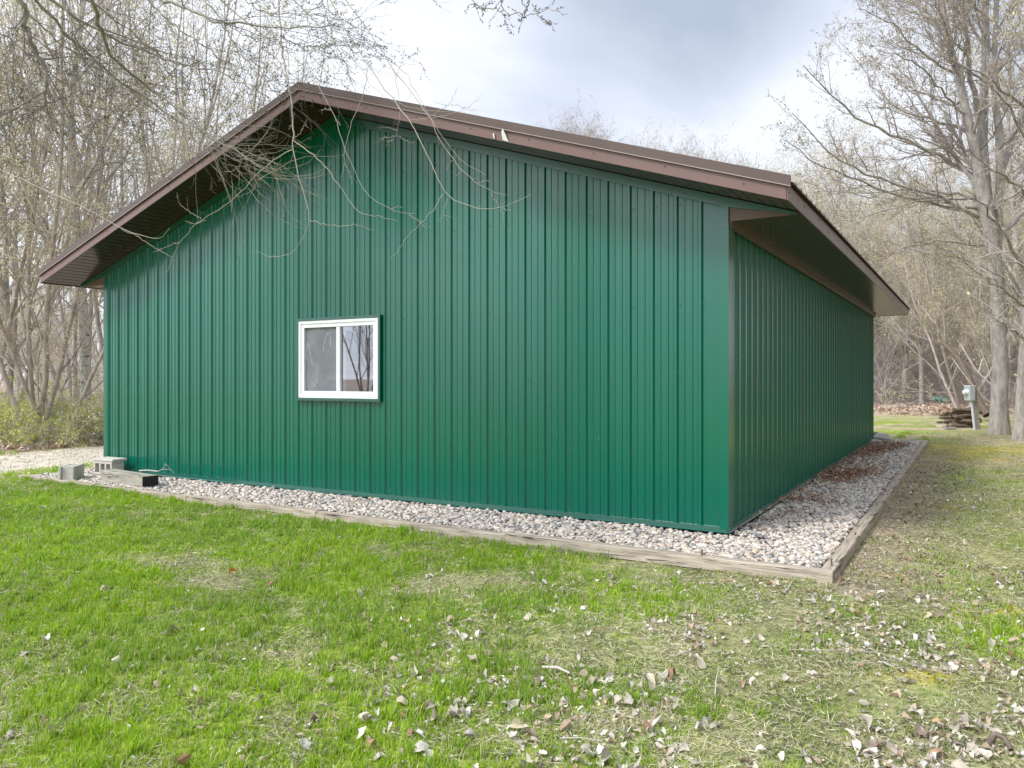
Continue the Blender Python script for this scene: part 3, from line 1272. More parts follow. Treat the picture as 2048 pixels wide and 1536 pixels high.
def boulder(px, py, size, squash, col, label, seed):
    q = ong(px, py, 0)
    r = np.random.default_rng(seed)
    v, f = ico(4)
    n = np.zeros(len(v))
    for k in range(5):
        n += np.sin(v @ r.normal(0, 1.8 + k, 3) + r.uniform(0, 6)) * .06 / (1 + k * .5)
    v = v * (1 + n[:, None]) * np.array(squash) * size
    b = MB()
    b.add(v, f, col)
    obj('rock', b.mesh('rock', M['stone'], True), None, (q[0], q[1], size * squash[2] * .55), label=label, cat='rock')


boulder(1763, 881, .17, (1.05, .8, .62), (.46, .43, .40), 'big rounded grey rock by the far corner of the side wall', 3)
boulder(1746, 887, .15, (1.2, .8, .40), (.44, .38, .33), 'low flat tan rock in front of the big grey rock', 4)
boulder(1751, 872, .10, (1, .8, .6), (.13, .10, .09), 'small dark rock behind the big grey rock at the wall', 5)


# ------------------------------------------------------------------ concrete blocks and beam
def cblock(px, py, rz, rot, label, recess=True):
    q = ong(px, py, 0)
    o = empty('concrete_block', (q[0], q[1], 0), rz, label=label, cat='concrete block')
    o['group'] = 'concrete blocks by the shed'
    return o


def block_mesh(a, bdim, h, cells, wall=.032, end_recess=0.02):
    """hollow block: long axis x, cores along z"""
    b = MB()
    n = cells
    cw = (a - wall * (n + 1)) / n
    b.box((0, 0, 0), (a, wall, h))
    b.box((0, bdim - wall, 0), (a, bdim, h))
    for i in range(n + 1):
        x = i * (cw + wall)
        rec = end_recess * 1.6 if i in (0, n) else 0
        xa, xb = x + (rec if i == 0 else 0), x + wall - (rec if i == n else 0)
        if i == 0:
            xb = x + wall + rec
        if i == n:
            xa = x - rec
        b.box((xa, wall, 0), (xb, bdim - wall, h))
    return b.mesh('block_body', M['concrete'])


BA = cblock(121, 960, 0, None, 'pale concrete block standing on end in the stones at the left, apart from the beam')
BA.rotation_euler = (math.radians(2), math.radians(-2), math.radians(28))
bm_ = block_mesh(.39, .195, .195, 2)
o = obj('block_body', bm_, BA, (0.0, 0.0, 0.0), (0, 0, 0))
# stood on its end: cores horizontal
o.rotation_euler = (math.radians(0), 0, 0)
BA_body = o
BB = cblock(214, 941, 0, None, 'concrete block lying against the corner of the shed with its three cores showing')
bevel(o, .006)
o2 = obj('block_body', block_mesh(.40, .195, .195, 3, .034, 0.0), BB)
bevel(o2, .006)


def place_blocks():
    # near block: box about 0.33 wide (left face), .24 deep, .20 high with its hollow end turned right
    q = ong(121, 961, 0)
    q = ong(116, 962, 0)
    BA.location = (q[0] + .195 * .98, q[1] + .195 * .17, -.006)
    BA.rotation_euler = (math.radians(1.5), 0, math.radians(100))
    # mesh local: long axis x 0.39, across y 0.195, cores z -> long axis goes back to the left
    BA_body.rotation_euler = (0, 0, 0)
    BA_body.location = (0, 0, 0)
    q = w2(-8.98, -.34)
    BB.location = (q[0], q[1], .012)
    BB.rotation_euler = (0, 0, -TH + math.radians(3))
    o2.rotation_euler = (math.radians(90), 0, 0)
    o2.location = (0, .195, 0)


place_blocks()
# flat slab lying on the second block
b = MB()
b.box((-.01, -.005, .197), (.43, .23, .232))
sl_ = obj('paving_slab', b.mesh('paving_slab', M['concrete']), None, (BB.location[0], BB.location[1], .012), (math.radians(1), 0, BB.rotation_euler[2]),
          label='thin worn concrete slab lying on the block at the shed corner', cat='slab')
bevel(sl_, .008)

# short beam with a black painted end
pL, pR = w2(-8.30, -.66), w2(-7.16, -.66)
beam = timber('beam', pL, pR, .145, .155, .21, M['greywood'], 'short thick weathered beam with a black end lying in the stones before the block', 'beam', None, 95, M['blackend'])
beam.rotation_euler[2] += math.radians(-7)

# dead weed and stick lying on the end of the beam
b = MB()


def tube_pts(b, pts, r0, r1, S=5, col=None, mi=0):
    pts = [Vector(p) for p in pts]
    n = len(pts)
    for i in range(n - 1):
        b.cyl(pts[i], pts[i + 1], r0 + (r1 - r0) * i / (n - 1), r0 + (r1 - r0) * (i + 1) / (n - 1), S, col, mi, cap=False)


q = np.array(w2(-7.6, -.42))
tube_pts(b, [(q[0] - .12, q[1], .155), (q[0], q[1] - .02, .165), (q[0] + .16, q[1] - .06, .155)], .012, .008)
tube_pts(b, [(q[0] + .16, q[1] - .06, .155), (q[0] + .24, q[1] - .07, .20), (q[0] + .26, q[1] - .08, .27)], .004, .002)
tube_pts(b, [(q[0] + .2, q[1] - .06, .175), (q[0] + .34, q[1] - .1, .19), (q[0] + .38, q[1] - .1, .14)], .003, .002)
tube_pts(b, [(q[0] + .26, q[1] - .08, .25), (q[0] + .31, q[1] - .1, .23), (q[0] + .33, q[1] - .1, .17)], .002, .001)
obj('dead_weed', b.mesh('dead_weed', M['twig_pale']), label='dead dry weed stem lying on the black-ended beam', cat='weed')
# ------------------------------------------------------------------ grass


def build_grass():
    r = np.random.default_rng(21)
    Ys = r.uniform(2.55, 21, 1150000)
    # density falls with distance
    keep = r.random(len(Ys)) < np.where(Ys < 11, 1.0, .35) * 1.0
    Y = Ys[keep]
    half = .655 * Y + .35
    X = r.uniform(-1, 1, len(Y)) * half
    # clumps: pull blades towards tuft centres
    cell = .055 + .012 * Y
    jx, jy = np.floor(X / cell), np.floor(Y / cell)
    hx = (np.sin(jx * 127.1 + jy * 311.7) * 43758.5453) % 1
    hy = (np.sin(jx * 269.5 + jy * 183.3) * 43758.5453) % 1
    cx, cy = (jx + hx) * cell, (jy + hy) * cell
    pull = r.random(len(X)) ** 1.6 * .75
    X, Y = X + (cx - X) * pull * (hx > .35), Y + (cy - Y) * pull * (hx > .35)
    lx, ly = l2(X, Y)
    inb = (lx > X_L - .02) & (lx < X_R + .01) & (ly > Y_F - .01) & (ly < Y_B)
    inb |= (lx > -W - .3) & (lx < 0.2) & (ly > -.2)
    G = lush(X, Y)
    bare = (drive(X, Y) * 1.2 + litter(X, Y))
    strip = (lx > X_R) & (ly > -1.0)
    p = .50 + .55 * smooth(.22, .75, G)
    p = np.where(strip, .85 + .25 * smooth(.4, .65, fbm(X, Y, .9, 12)), p)
    p = p * (1 - np.clip(bare, 0, .97))
    p = p * np.where((lx > X_R) & (lx < X_R + .5) & (ly > -1.2), .3, 1)
    p = p * np.where(mossy(X, Y) > .5, .5, 1)
    k = (~inb) & (r.random(len(X)) < p * .72)
    X, Y, G, hx = X[k], Y[k], G[k], hx[k]
    lx, ly = lx[k], ly[k]
    n = len(X)
    print('blades', n)
    Z = ground_z(X, Y)
    Gl = smooth(.3, .85, G)
    long_ = (.6 + .8 * hx)
    H = (.016 + .024 * Gl) * long_ * r.lognormal(0, .28, n)
    H = np.where((lx > X_R) & (Y > 6.5), H * .7, H)
    # taller fringe against the edging timbers
    edge = smooth(.22, .02, Y_F - ly) * (ly < Y_F) * (lx < X_R) * (fbm(X, Y, 2.3, 31) > .47)
    H = H + edge * .035
    Wd = (.0014 + .00026 * Y) * r.uniform(.7, 1.3, n)
    az = r.uniform(0, 6.28, n)
    lean = np.clip(r.normal(.55, .35, n), 0, 1.4)
    lean = np.where(Gl < .4, lean + .35, lean)
    wdx, wdy = np.cos(az + 1.57), np.sin(az + 1.57)
    dx, dy = np.cos(az), np.sin(az)

    def ring(t, w):
        a = lean * t
        off = H * t * np.sin(a)
        z = H * t * np.cos(a * .9)
        base = np.stack([X + dx * off, Y + dy * off, Z + z - .004], 1)
        wd = np.stack([wdx, wdy, np.zeros(n)], 1) * (Wd * w)[:, None]
        return base - wd, base + wd
    a0, b0 = ring(0.0, .8)
    a1, b1 = ring(.55, .9)
    t1, _ = ring(1.0, 0.0)
    V = np.stack([a0, b0, b1, a1, t1], 1)
    i = (np.arange(n) * 5)[:, None]
    q = i + np.array([[0, 1, 2, 3]])
    t = i + np.array([[3, 2, 4]])
    dry = r.random(n) < (.50 - .42 * Gl)
    dry |= strip[k] & (r.random(n) < .45)
    g1 = np.array((.155, .32, .012))
    g2 = np.array((.42, .58, .03))
    g3 = np.array((.17, .28, .05))
    u = r.random((n, 1))
    patch = fbm(X, Y, 1.1, 44)[:, None]
    c = g1 * (1 - u) + g2 * u
    c = c * (1 - .45 * smooth(.6, .4, patch)) + g3 * .45 * smooth(.6, .4, patch)
    d1 = np.array((.58, .53, .36))
    d2 = np.array((.40, .35, .23))
    c = np.where(dry[:, None], d1 * u + d2 * (1 - u), c)
    # a few bright yellow-green tufts
    for (px, py, rr) in ((200, 1165, .22), (940, 1090, .13), (1040, 1110, .10), (1370, 1135, .1), (820, 1085, .1), (1230, 1110, .1)):
        qq = ong(px, py, -.07)
        m = np.exp(-((X - qq[0]) ** 2 + (Y - qq[1]) ** 2) / rr ** 2)[:, None] > r.uniform(.25, 1, (n, 1))
        c = np.where(m, c * .4 + np.array((.25, .40, .02)) * .6, c)
    m = mossy(X, Y)[:, None] > r.uniform(.3, 1.4, (n, 1))
    c = np.where(m, np.array((.50, .42, .04)) * (.8 + .4 * u), c)
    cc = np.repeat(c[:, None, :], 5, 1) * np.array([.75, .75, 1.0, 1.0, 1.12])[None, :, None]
    b = MB()
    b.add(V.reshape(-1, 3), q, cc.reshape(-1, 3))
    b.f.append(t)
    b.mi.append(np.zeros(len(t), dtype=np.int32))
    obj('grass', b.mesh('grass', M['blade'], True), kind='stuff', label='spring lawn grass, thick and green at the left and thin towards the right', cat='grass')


build_grass()


def build_thatch():
    """flat dead straws and tiny weed leaves between the blades"""
    r = np.random.default_rng(22)
    n = 330000
    Y = r.uniform(2.6, 19, n)
    X = r.uniform(-1, 1, n) * (.655 * Y + .3)
    lx, ly = l2(X, Y)
    inb = (lx > X_L - .02) & (lx < X_R + .02) & (ly > Y_F - .02) & (ly < Y_B) | ((lx > -W - .3) & (lx < .2) & (ly > -.2))
    p = np.where(lush(X, Y) > .75, .3, 1.0) * (fbm(X, Y, 3.3, 9) > .36) * (1 - np.clip(drive(X, Y), 0, .9))
    k = (~inb) & (r.random(n) < p)
    X, Y = X[k], Y[k]
    n = len(X)
    weed = (r.random(n) < .5) & (fbm(X, Y, 1.7, 61) > .42)
    Z = ground_z(X, Y) + r.uniform(.003, .018, n)
    az = r.uniform(0, 6.28, n)
    Ln = np.where(weed, r.uniform(.004, .009, n), r.uniform(.012, .045, n))
    Wd = np.where(weed, Ln * .75, .0010 + .00022 * Y)
    d = np.stack([np.cos(az), np.sin(az), r.normal(0, .22, n)], 1) * Ln[:, None]
    w = np.stack([-np.sin(az), np.cos(az), r.normal(0, .3, n)], 1) * Wd[:, None]
    P = np.stack([X, Y, Z], 1)
    V = np.stack([P - d - w * .6, P - w + d * .2, P + d, P + w + d * .2], 1).reshape(-1, 3)
    u = r.random((n, 1))
    c = np.array((.64, .59, .39)) * u + np.array((.33, .31, .17)) * (1 - u)
    cw = np.array((.10, .16, .045)) * u + np.array((.10, .07, .06)) * (1 - u)
    c = np.where(weed[:, None], cw, c)
    b = MB()
    b.add(V, (np.arange(n) * 4)[:, None] + np.array([[0, 1, 2, 3]]), np.repeat(c[:, None], 4, 1).reshape(-1, 3))
    obj('thatch', b.mesh('thatch', M['leaf']), kind='stuff', label='dead straw and tiny weeds lying between the grass blades', cat='ground cover')


build_thatch()


def leaf_mesh(b, P, size, cols, curl=1.0, r=None, lobes=None):
    """curled dry leaves: centre fan with an inner ring and a lobed rim"""
    n = len(P)
    K = 11
    ang = np.linspace(0, 2 * math.pi, K, endpoint=False)
    lob = 1 + .20 * np.cos(3 * ang)[None] * (r.random((n, 1)) < .4) + r.normal(0, .12, (n, K))
    el = r.uniform(.32, .85, (n, 1))
    rim = np.stack([np.cos(ang)[None] * lob, np.sin(ang)[None] * lob * el], -1)
    mid = rim * .5
    pts = np.concatenate([np.zeros((n, 1, 2)), mid, rim], 1)
    k1, k2, k3 = r.normal(0, .7, (n, 1)) * curl, r.normal(0, .55, (n, 1)) * curl, r.normal(0, .35, (n, 1)) * curl
    x, y = pts[..., 0], pts[..., 1]
    z = k1 * x * x * .6 + np.abs(k2) * y * y * 1.5 + k3 * x * y + r.normal(0, .09, x.shape)
    v = np.stack([x, y, z], -1) * size[:, None, None]
    az, tx, ty = r.uniform(0, 6.28, n), r.normal(0, .38, n), r.normal(0, .38, n)

    def rot(v, a, i, j):
        c, s = np.cos(a)[:, None], np.sin(a)[:, None]
        o = v.copy()
        o[..., i] = v[..., i] * c - v[..., j] * s
        o[..., j] = v[..., i] * s + v[..., j] * c
        return o
    v = rot(rot(rot(v, tx, 1, 2), ty, 0, 2), az, 0, 1)
    v[..., 2] -= v[..., 2].min(1, keepdims=True) * .85
    v = v + P[:, None, :]
    a = np.arange(K)
    tri = np.stack([np.zeros(K, int), 1 + a, 1 + (a + 1) % K], 1)
    quad = np.stack([1 + a, 1 + K + a, 1 + K + (a + 1) % K, 1 + (a + 1) % K], 1)
    base = (np.arange(n) * (2 * K + 1))[:, None, None]
    n0 = b.n
    shade = 1 + r.normal(0, .07, (n, 2 * K + 1, 1))
    cc = cols[:, None, :] * shade
    b.add(v.reshape(-1, 3), (tri[None] + base).reshape(-1, 3), cc.reshape(-1, 3))
    b.f.append((quad[None] + base).reshape(-1, 4) + n0)
    b.mi.append(np.zeros(n * K, dtype=np.int32))


def build_leaves():
    r = np.random.default_rng(23)
    pale = np.array([(.66, .61, .53), (.58, .52, .43), (.72, .69, .63), (.52, .45, .35), (.52, .40, .28), (.38, .25, .15), (.30, .235, .17)])
    pw = np.array([.22, .24, .09, .19, .13, .05, .08])
    n = 50000
    Y = r.uniform(2.7, 13, n)
    X = r.uniform(-1, 1, n) * (.655 * Y + .3)
    lx, ly = l2(X, Y)
    inb = (lx > X_L - .04) & (lx < X_R + .04) & (ly > Y_F - .04) & (ly < Y_B) | ((lx > -W - .3) & (lx < .2) & (ly > -.2))
    cl = smooth(.40, .72, fbm(X, Y, 2.0, 51, 3))
    dens = (.10 + .90 * smooth(6.8, 3.2, Y)) * (.16 + .95 * smooth(-1.6, 1.2, X - (Y - 3) * .1)) * (.18 + 1.5 * cl)
    near_edge = (lx > X_R) * smooth(1.1, .1, lx - X_R) * (ly > -1)
    dens = np.maximum(dens * .62, near_edge * .8)
    dens = dens * (1 - np.clip(drive(X, Y) + litter(X, Y), 0, 1))
    k = (~inb) & (r.random(n) < dens * 1.15)
    X, Y, ne = X[k], Y[k], near_edge[k]
    m = len(X)
    print('leaves', m)
    ci = r.choice(len(pale), m, p=pw / pw.sum())
    c = pale[ci] * r.uniform(.68, 1.08, (m, 1))
    c = np.where((ne > .3)[:, None] & (r.random((m, 1)) < .6), np.array((.30, .20, .14)) * r.uniform(.6, 1.3, (m, 1)), c)
    Z = ground_z(X, Y) + r.uniform(-.004, .016, m)
    size = np.clip(r.lognormal(math.log(.0112), .50, m), .004, .032)
    size = np.where(ne > .3, size * .8, size)
    b = MB()
    leaf_mesh(b, np.stack([X, Y, Z], 1), size, c, 1.5, r)
    # the orange leaf and a few picked ones
    for (px, py, s, col) in ((464, 1145, .04, (.55, .22, .05)), (1035, 1450, .042, (.72, .62, .42)), (310, 1165, .022, (.60, .36, .2)), (1880, 1450, .035, (.6, .38, .2))):
        q = ong(px, py, -.06)
        leaf_mesh(b, np.array([[q[0], q[1], float(ground_z(q[0], q[1])) + .012]]), np.array([s]), np.array([col]), 1.2, r)
    obj('fallen_leaves', b.mesh('fallen_leaves', M['leaf'], True), kind='stuff', label='pale curled dead leaves scattered over the lawn', cat='leaves')
    # brown drift of small leaves on the stones by the side wall
    b = MB()
    n = 9000
    ly = r.uniform(.15, 11.8, n)
    lx = r.uniform(.03, .92, n)
    d = smooth(.75, .08, lx - .18 * np.sin(ly * 1.3)) * (.2 + 1.1 * smooth(.38, .6, fbm(lx * .5, ly, 1.1, 71)))
    d *= np.where(ly < 2.2, .65 * smooth(.42, .12, lx), 1) * np.where((ly > 2.2), 1.0 + .5 * smooth(3, 5, ly), 1)
    k = r.random(n) < d * .9
    lx, ly = lx[k], ly[k]
    X, Y = w2(lx, ly)
    m = len(X)
    c = np.array([(.34, .18, .10), (.44, .27, .17), (.26, .165, .12), (.54, .43, .34)])[r.choice(4, m, p=[.35, .3, .2, .15])] * r.uniform(.7, 1.25, (m, 1))
    leaf_mesh(b, np.stack([X, Y, .012 + r.uniform(0, .02, m) + .02 * smooth(.4, .05, lx)], 1), r.uniform(.012, .026, m), c, 1.3, r)
    obj('leaf_drift', b.mesh('leaf_drift', M['leaf'], True), kind='stuff', label='brown drift of dead leaves along the side wall on the stones', cat='leaves')
    # leaf litter of the woods
    b = MB()
    n = 34000
    Y = r.uniform(25, 56, n)
    X = r.uniform(-1, 1, n) * (.66 * Y + 1)
    k = (litter(X, Y) > .5) & (r.random(n) < 1)
    Y2 = r.uniform(11, 24, 9000)
    X2 = r.uniform(-1, -.2, 9000) * (.66 * Y2 + 1)
    k2 = litter(X2, Y2) > .5
    X, Y = np.concatenate([X[k], X2[k2]]), np.concatenate([Y[k], Y2[k2]])
    m = len(X)
    c = np.array([(.50, .38, .29), (.42, .29, .20), (.60, .52, .45), (.30, .2, .14)])[r.choice(4, m, p=[.35, .25, .3, .1])] * r.uniform(.8, 1.2, (m, 1))
    leaf_mesh(b, np.stack([X, Y, ground_z(X, Y) + .02], 1), r.uniform(.04, .09, m), c, 1.0, r)
    obj('leaf_litter', b.mesh('leaf_litter', M['leaf'], True), kind='stuff', label='pinkish tan leaf litter under the trees of the wood', cat='leaves')
    # loose stones and grit of the drive
    b = MB()
    n = 7000
    Y = r.uniform(10, 19, n)
    X = r.uniform(-1, -.2, n) * (.66 * Y + 1)
    k = drive(X, Y) > .6
    X, Y = X[k], Y[k]
    m = len(X)
    stones(b, np.stack([X, Y, ground_z(X, Y)], 1), r.uniform(.008, .022, m), np.array((.52, .46, .40)) * r.uniform(.75, 1.2, (m, 1)), (IV1, IF1))
    obj('drive_gravel', b.mesh('drive_gravel', M['stone'], True), kind='stuff', label='pale sandy grit of the track at the left of the shed', cat='gravel')


build_leaves()

# sticks on the lawn


def stick(name, pts, r0, r1, mat, label, z=.0, group='sticks lying on the lawn'):
    b = MB()
    for P in pts:
        w = []
        for px, py, dz in P:
            q = ong(px, py, -.07)
            w.append((q[0], q[1], float(ground_z(q[0], q[1])) + .012 + dz))
        tube_pts(b, w, r0, r1, 6)
    obj(name, b.mesh(name, mat, True), label=label, cat='stick', group=group)


stick('stick', [[(1578, 1303, .01), (1640, 1308, .02), (1700, 1307, .02), (1760, 1313, .02), (1810, 1330, .015), (1860, 1345, .01), (1895, 1352, .012), (1917, 1349, .02)],
                [(1690, 1328, .01), (1730, 1333, .015), (1790, 1330, .02)]],   .0034, .0018, M['bark_brown'], 'long thin forked stick lying across the lawn at the right')
stick('stick', [[(1085, 1335, .01), (1115, 1340, .02), (1140, 1348, .01)]], .009, .006, M['twig_brown'], 'short thick stick in the middle of the lawn')
stick('stick', [[(1120, 1478, .005), (1160, 1481, .012), (1205, 1487, .01)]], .003, .002, M['twig'], 'thin straight stick near the bottom edge of the lawn')
stick('stick', [[(1565, 1188, .0), (1578, 1177, .01), (1586, 1166, .02)]], .005, .003, M['twig'], 'small dark stick in front of the edging near its corner')
stick('stick', [[(1430, 1395, .01), (1432, 1372, .03), (1437, 1355, .05)]], .003, .0015, M['twig_pale'], 'short pale upright twig in the lawn at the right of the middle')
stick('stick', [[(1975, 1490, .0), (1990, 1483, .03), (2010, 1492, .03), (2022, 1506, .01)]], .014, .009, M['log_bark'], 'stubby piece of brown bark at the bottom right of the lawn')

# ------------------------------------------------------------------ tree machinery


def unit(a):
    return a / np.maximum(np.linalg.norm(a, axis=-1, keepdims=True), 1e-9)


def tubes(b, P, R, S, mi=0, col=None):
    """P (B,N,3) polylines, R (B,N) radii -> open tubes"""
    Bn, N, _ = P.shape
    T = np.empty_like(P)
    T[:, 1:-1] = P[:, 2:] - P[:, :-2]
    T[:, 0] = P[:, 1] - P[:, 0]
    T[:, -1] = P[:, -1] - P[:, -2]
    T = unit(T)
    m = unit(P[:, -1] - P[:, 0])
    ref = np.where(np.abs(m[:, 2:3]) > .8, np.array([[1., 0, 0]]), np.array([[0, 0, 1.]]))
    ref = unit(np.cross(m, ref))[:, None, :]
    n1 = unit(np.cross(T, np.broadcast_to(ref, T.shape)))
    n2 = np.cross(T, n1)
    a = np.linspace(0, 2 * math.pi, S, endpoint=False)
    V = P[:, :, None, :] + R[:, :, None, None] * (n1[:, :, None, :] * np.cos(a)[None, None, :, None] + n2[:, :, None, :] * np.sin(a)[None, None, :, None])
    idx = np.arange(Bn * N * S).reshape(Bn, N, S)
    q = np.stack([idx[:, :-1, :], np.roll(idx[:, :-1, :], -1, 2), np.roll(idx[:, 1:, :], -1, 2), idx[:, 1:, :]], -1).reshape(-1, 4)
    b.add(V.reshape(-1, 3), q, col, mi)


def grow(P, R, m, t0, t1, Lf, ang, N, r, wig=.12, up=.0, rf=.55, tip=.25, minr=.002, sort=False, flat=0.0):
    """m children on each parent. Lf=(lo,hi) child length in metres (scaled by position)"""
    Bn, K, _ = P.shape
    t = (np.arange(m)[None] + r.random((Bn, m))) / m
    t = t0 + (t1 - t0) * t
    f = t * (K - 1)
    i = np.minimum(f.astype(int), K - 2)
    w = (f - i)[..., None]
    bi = np.arange(Bn)[:, None]
    S0 = P[bi, i] * (1 - w) + P[bi, i + 1] * w
    T = unit(P[bi, i + 1] - P[bi, i])
    R0 = R[bi, i] * (1 - w[..., 0]) + R[bi, i + 1] * w[..., 0]
    rnd = r.normal(0, 1, T.shape)
    if flat:
        rnd[..., 2] *= (1 - flat)
    perp = unit(rnd - (rnd * T).sum(-1, keepdims=True) * T)
    a = r.uniform(ang[0], ang[1], t.shape)[..., None]
    D = unit(T * np.cos(a) + perp * np.sin(a))
    Ln = r.uniform(Lf[0], Lf[1], t.shape) * (1.15 - .65 * t)
    S0, D, Ln, R0 = S0.reshape(-1, 3), D.reshape(-1, 3), Ln.reshape(-1), R0.reshape(-1)
    n = len(S0)
    out = np.empty((n, N, 3))
    out[:, 0] = S0
    step = (Ln / (N - 1))[:, None]
    for k in range(1, N):
        D = unit(D + r.normal(0, wig, D.shape) + np.array((0, 0, up)))
        out[:, k] = out[:, k - 1] + D * step
    rr = np.maximum(R0 * rf, minr)[:, None] * np.linspace(1, tip, N)[None]
    return out, np.maximum(rr, minr * .5)


def buds(b, P, per, size, cols, r, mi=0, t0=.2, spread=1.5):
    """small leaf / bud clusters along the twigs"""
    Bn, K, _ = P.shape
    t = r.uniform(t0, 1, (Bn, per))
    f = t * (K - 1)
    i = np.minimum(f.astype(int), K - 2)
    w = (f - i)[..., None]
    bi = np.arange(Bn)[:, None]
    C = (P[bi, i] * (1 - w) + P[bi, i + 1] * w).reshape(-1, 3)
    n = len(C)
    C = C + r.normal(0, size * spread, C.shape)
    s = size * r.uniform(.6, 1.5, (n, 1))
    a = unit(r.normal(0, 1, (n, 3)))
    c = unit(np.cross(a, r.normal(0, 1, (n, 3))))
    V = np.stack([C - a * s, C - c * s * .6, C + a * s * 1.1, C + c * s * .6], 1).reshape(-1, 3)
    col = cols[r.integers(0, len(cols), n)] * r.uniform(.8, 1.2, (n, 1))
    b.add(V, (np.arange(n) * 4)[:, None] + np.array([[0, 1, 2, 3]]), np.repeat(col[:, None], 4, 1).reshape(-1, 3), mi)


def oct_buds(b, C, s, cols, r, mi=0):
    n = len(C)
    v = np.array([(1, 0, 0), (-1, 0, 0), (0, 1, 0), (0, -1, 0), (0, 0, 1.5), (0, 0, -1.5)], dtype=float)
    f = np.array([(0, 2, 4), (2, 1, 4), (1, 3, 4), (3, 0, 4), (2, 0, 5), (1, 2, 5), (3, 1, 5), (0, 3, 5)])
    V = C[:, None] + v[None] * (s * r.uniform(.7, 1.3, (n, 1)))[:, None]
    col = cols[r.integers(0, len(cols), n)] * r.uniform(.8, 1.2, (n, 1))
    b.add(V.reshape(-1, 3), (f[None] + (np.arange(n) * 6)[:, None, None]).reshape(-1, 3), np.repeat(col[:, None], 6, 1).reshape(-1, 3), mi)


YG = np.array([(.50, .49, .22), (.56, .54, .28), (.44, .42, .20), (.50, .43, .28)])
YG2 = np.array([(.54, .49, .30), (.48, .43, .26), (.47, .37, .28), (.56, .54, .30)])
BR = np.array([(.20, .15, .12), (.26, .2, .13), (.17, .14, .12)])


def make_tree_meshes(name, H, r, stems=1, spread=.2, nl=14, barkm='bark', twigm='twig', cols=YG, bud=.022, nb=5, lean=(0, 0), r0=.16,
                     t0=.22, la=(.45, .95), ll=(.22, .42), dens=1.0, wig=.05, fine=True, up=.07, tw=1.0):
    tb, cb = MB(), MB()
    Ps, Rs = [], []
    N = 14
    for k in range(stems):
        a = 2 * math.pi * (k + r.random() * .6) / stems
        sp = spread * (0 if stems == 1 else 1) * r.uniform(.6, 1.2)
        P = np.zeros((N, 3))
        D = np.array((math.cos(a) * sp + lean[0], math.sin(a) * sp + lean[1], 1.0))
        h = H * r.uniform(.82, 1.0)
        P[0] = (math.cos(a) * r0 * .5 * (stems > 1), math.sin(a) * r0 * .5 * (stems > 1), -.25)
        for i in range(1, N):
            D = D / np.linalg.norm(D)
            P[i] = P[i - 1] + D * h / (N - 1)
            D = D + r.normal(0, wig, 3) + np.array((0, 0, .06))
        Ps.append(P)
        Rs.append(r0 * (.75 if stems > 1 else 1) * np.linspace(1, .12, N) ** .8 * np.where(np.arange(N) == 0, 1.35, 1))
    P0, R0 = np.array(Ps), np.array(Rs)
    tubes(tb, P0, R0, 9)
    P1, R1 = grow(P0, R0, nl, t0, .97, (H * ll[0], H * ll[1]), la, 9, r, .11, up, .5, .22, .006)
    tubes(tb, P1, R1, 5)
    P2, R2 = grow(P1, R1, int(8 * dens), .15, .97, (H * .08, H * .18), (.4, .95), 6, r, .16, .05, .55, .3, .004)
    tubes(tb, P2, R2, 4)
    P3, R3 = grow(P2, R2, int(6 * dens), .12, .98, (H * .03, H * .085), (.4, 1.0), 4, r, .2, .05, .6, .4, .0028)
    tubes(cb, P3, R3 * tw, 3)
    X = P3
    if fine:
        P4, R4 = grow(P3, R3, 2, .3, .98, (H * .012, H * .04), (.4, 1.1), 3, r, .2, .05, .7, .6, .0024)
        tubes(cb, P4, R4 * tw, 3)
        buds(cb, P4, max(1, nb // 2), bud, cols, r, 1)
    buds(cb, X, nb, bud, cols, r, 1)
    return tb.mesh(name + '_trunk', M[barkm], True), cb.mesh(name + '_crown', [M[twigm], M['bud']])


def make_tree(name, meshes, loc, rz, sc, **kw):
    o = empty(name, loc, rz, **kw)
    o.scale = (sc, sc, sc)
    obj('trunk', meshes[0], o)
    obj('crown', meshes[1], o)
    return o


rt = np.random.default_rng(5)
PROTO = {
    'vase': make_tree_meshes('vase', 15, rt, 5, .26, 8, 'bark', 'twig', YG, .032, 3, r0=.11, t0=.16, up=.11, la=(.3, .7), dens=.78),
    'vase2': make_tree_meshes('vase2', 14, rt, 4, .34, 9, 'bark_brown', 'twig', YG2, .033, 4, r0=.095, t0=.15, up=.10, la=(.3, .75), dens=.78),
    'single': make_tree_meshes('single', 16, rt, 1, 0, 34, 'bark', 'twig', YG2, .034, 5, r0=.16, t0=.16, dens=.9, up=.08),
    'pale': make_tree_meshes('pale', 15, rt, 1, 0, 26, 'bark_pale', 'twig_pale', YG, .024, 3, r0=.14, t0=.3, dens=1.0),
    'bushy': make_tree_meshes('bushy', 11, rt, 3, .5, 15, 'bark_brown', 'twig_brown', YG2, .028, 5, r0=.085, t0=.08, la=(.5, 1.2), dens=1.05, up=.05),
    'slim': make_tree_meshes('slim', 18, rt, 1, 0, 30, 'bark', 'twig_mid', YG2 * .8, .03, 2, r0=.17, t0=.25, la=(.22, .42), ll=(.09, .15), dens=.75, up=.14, fine=True, tw=1.7),
}

# shrubs and tangles
rs = np.random.default_rng(15)


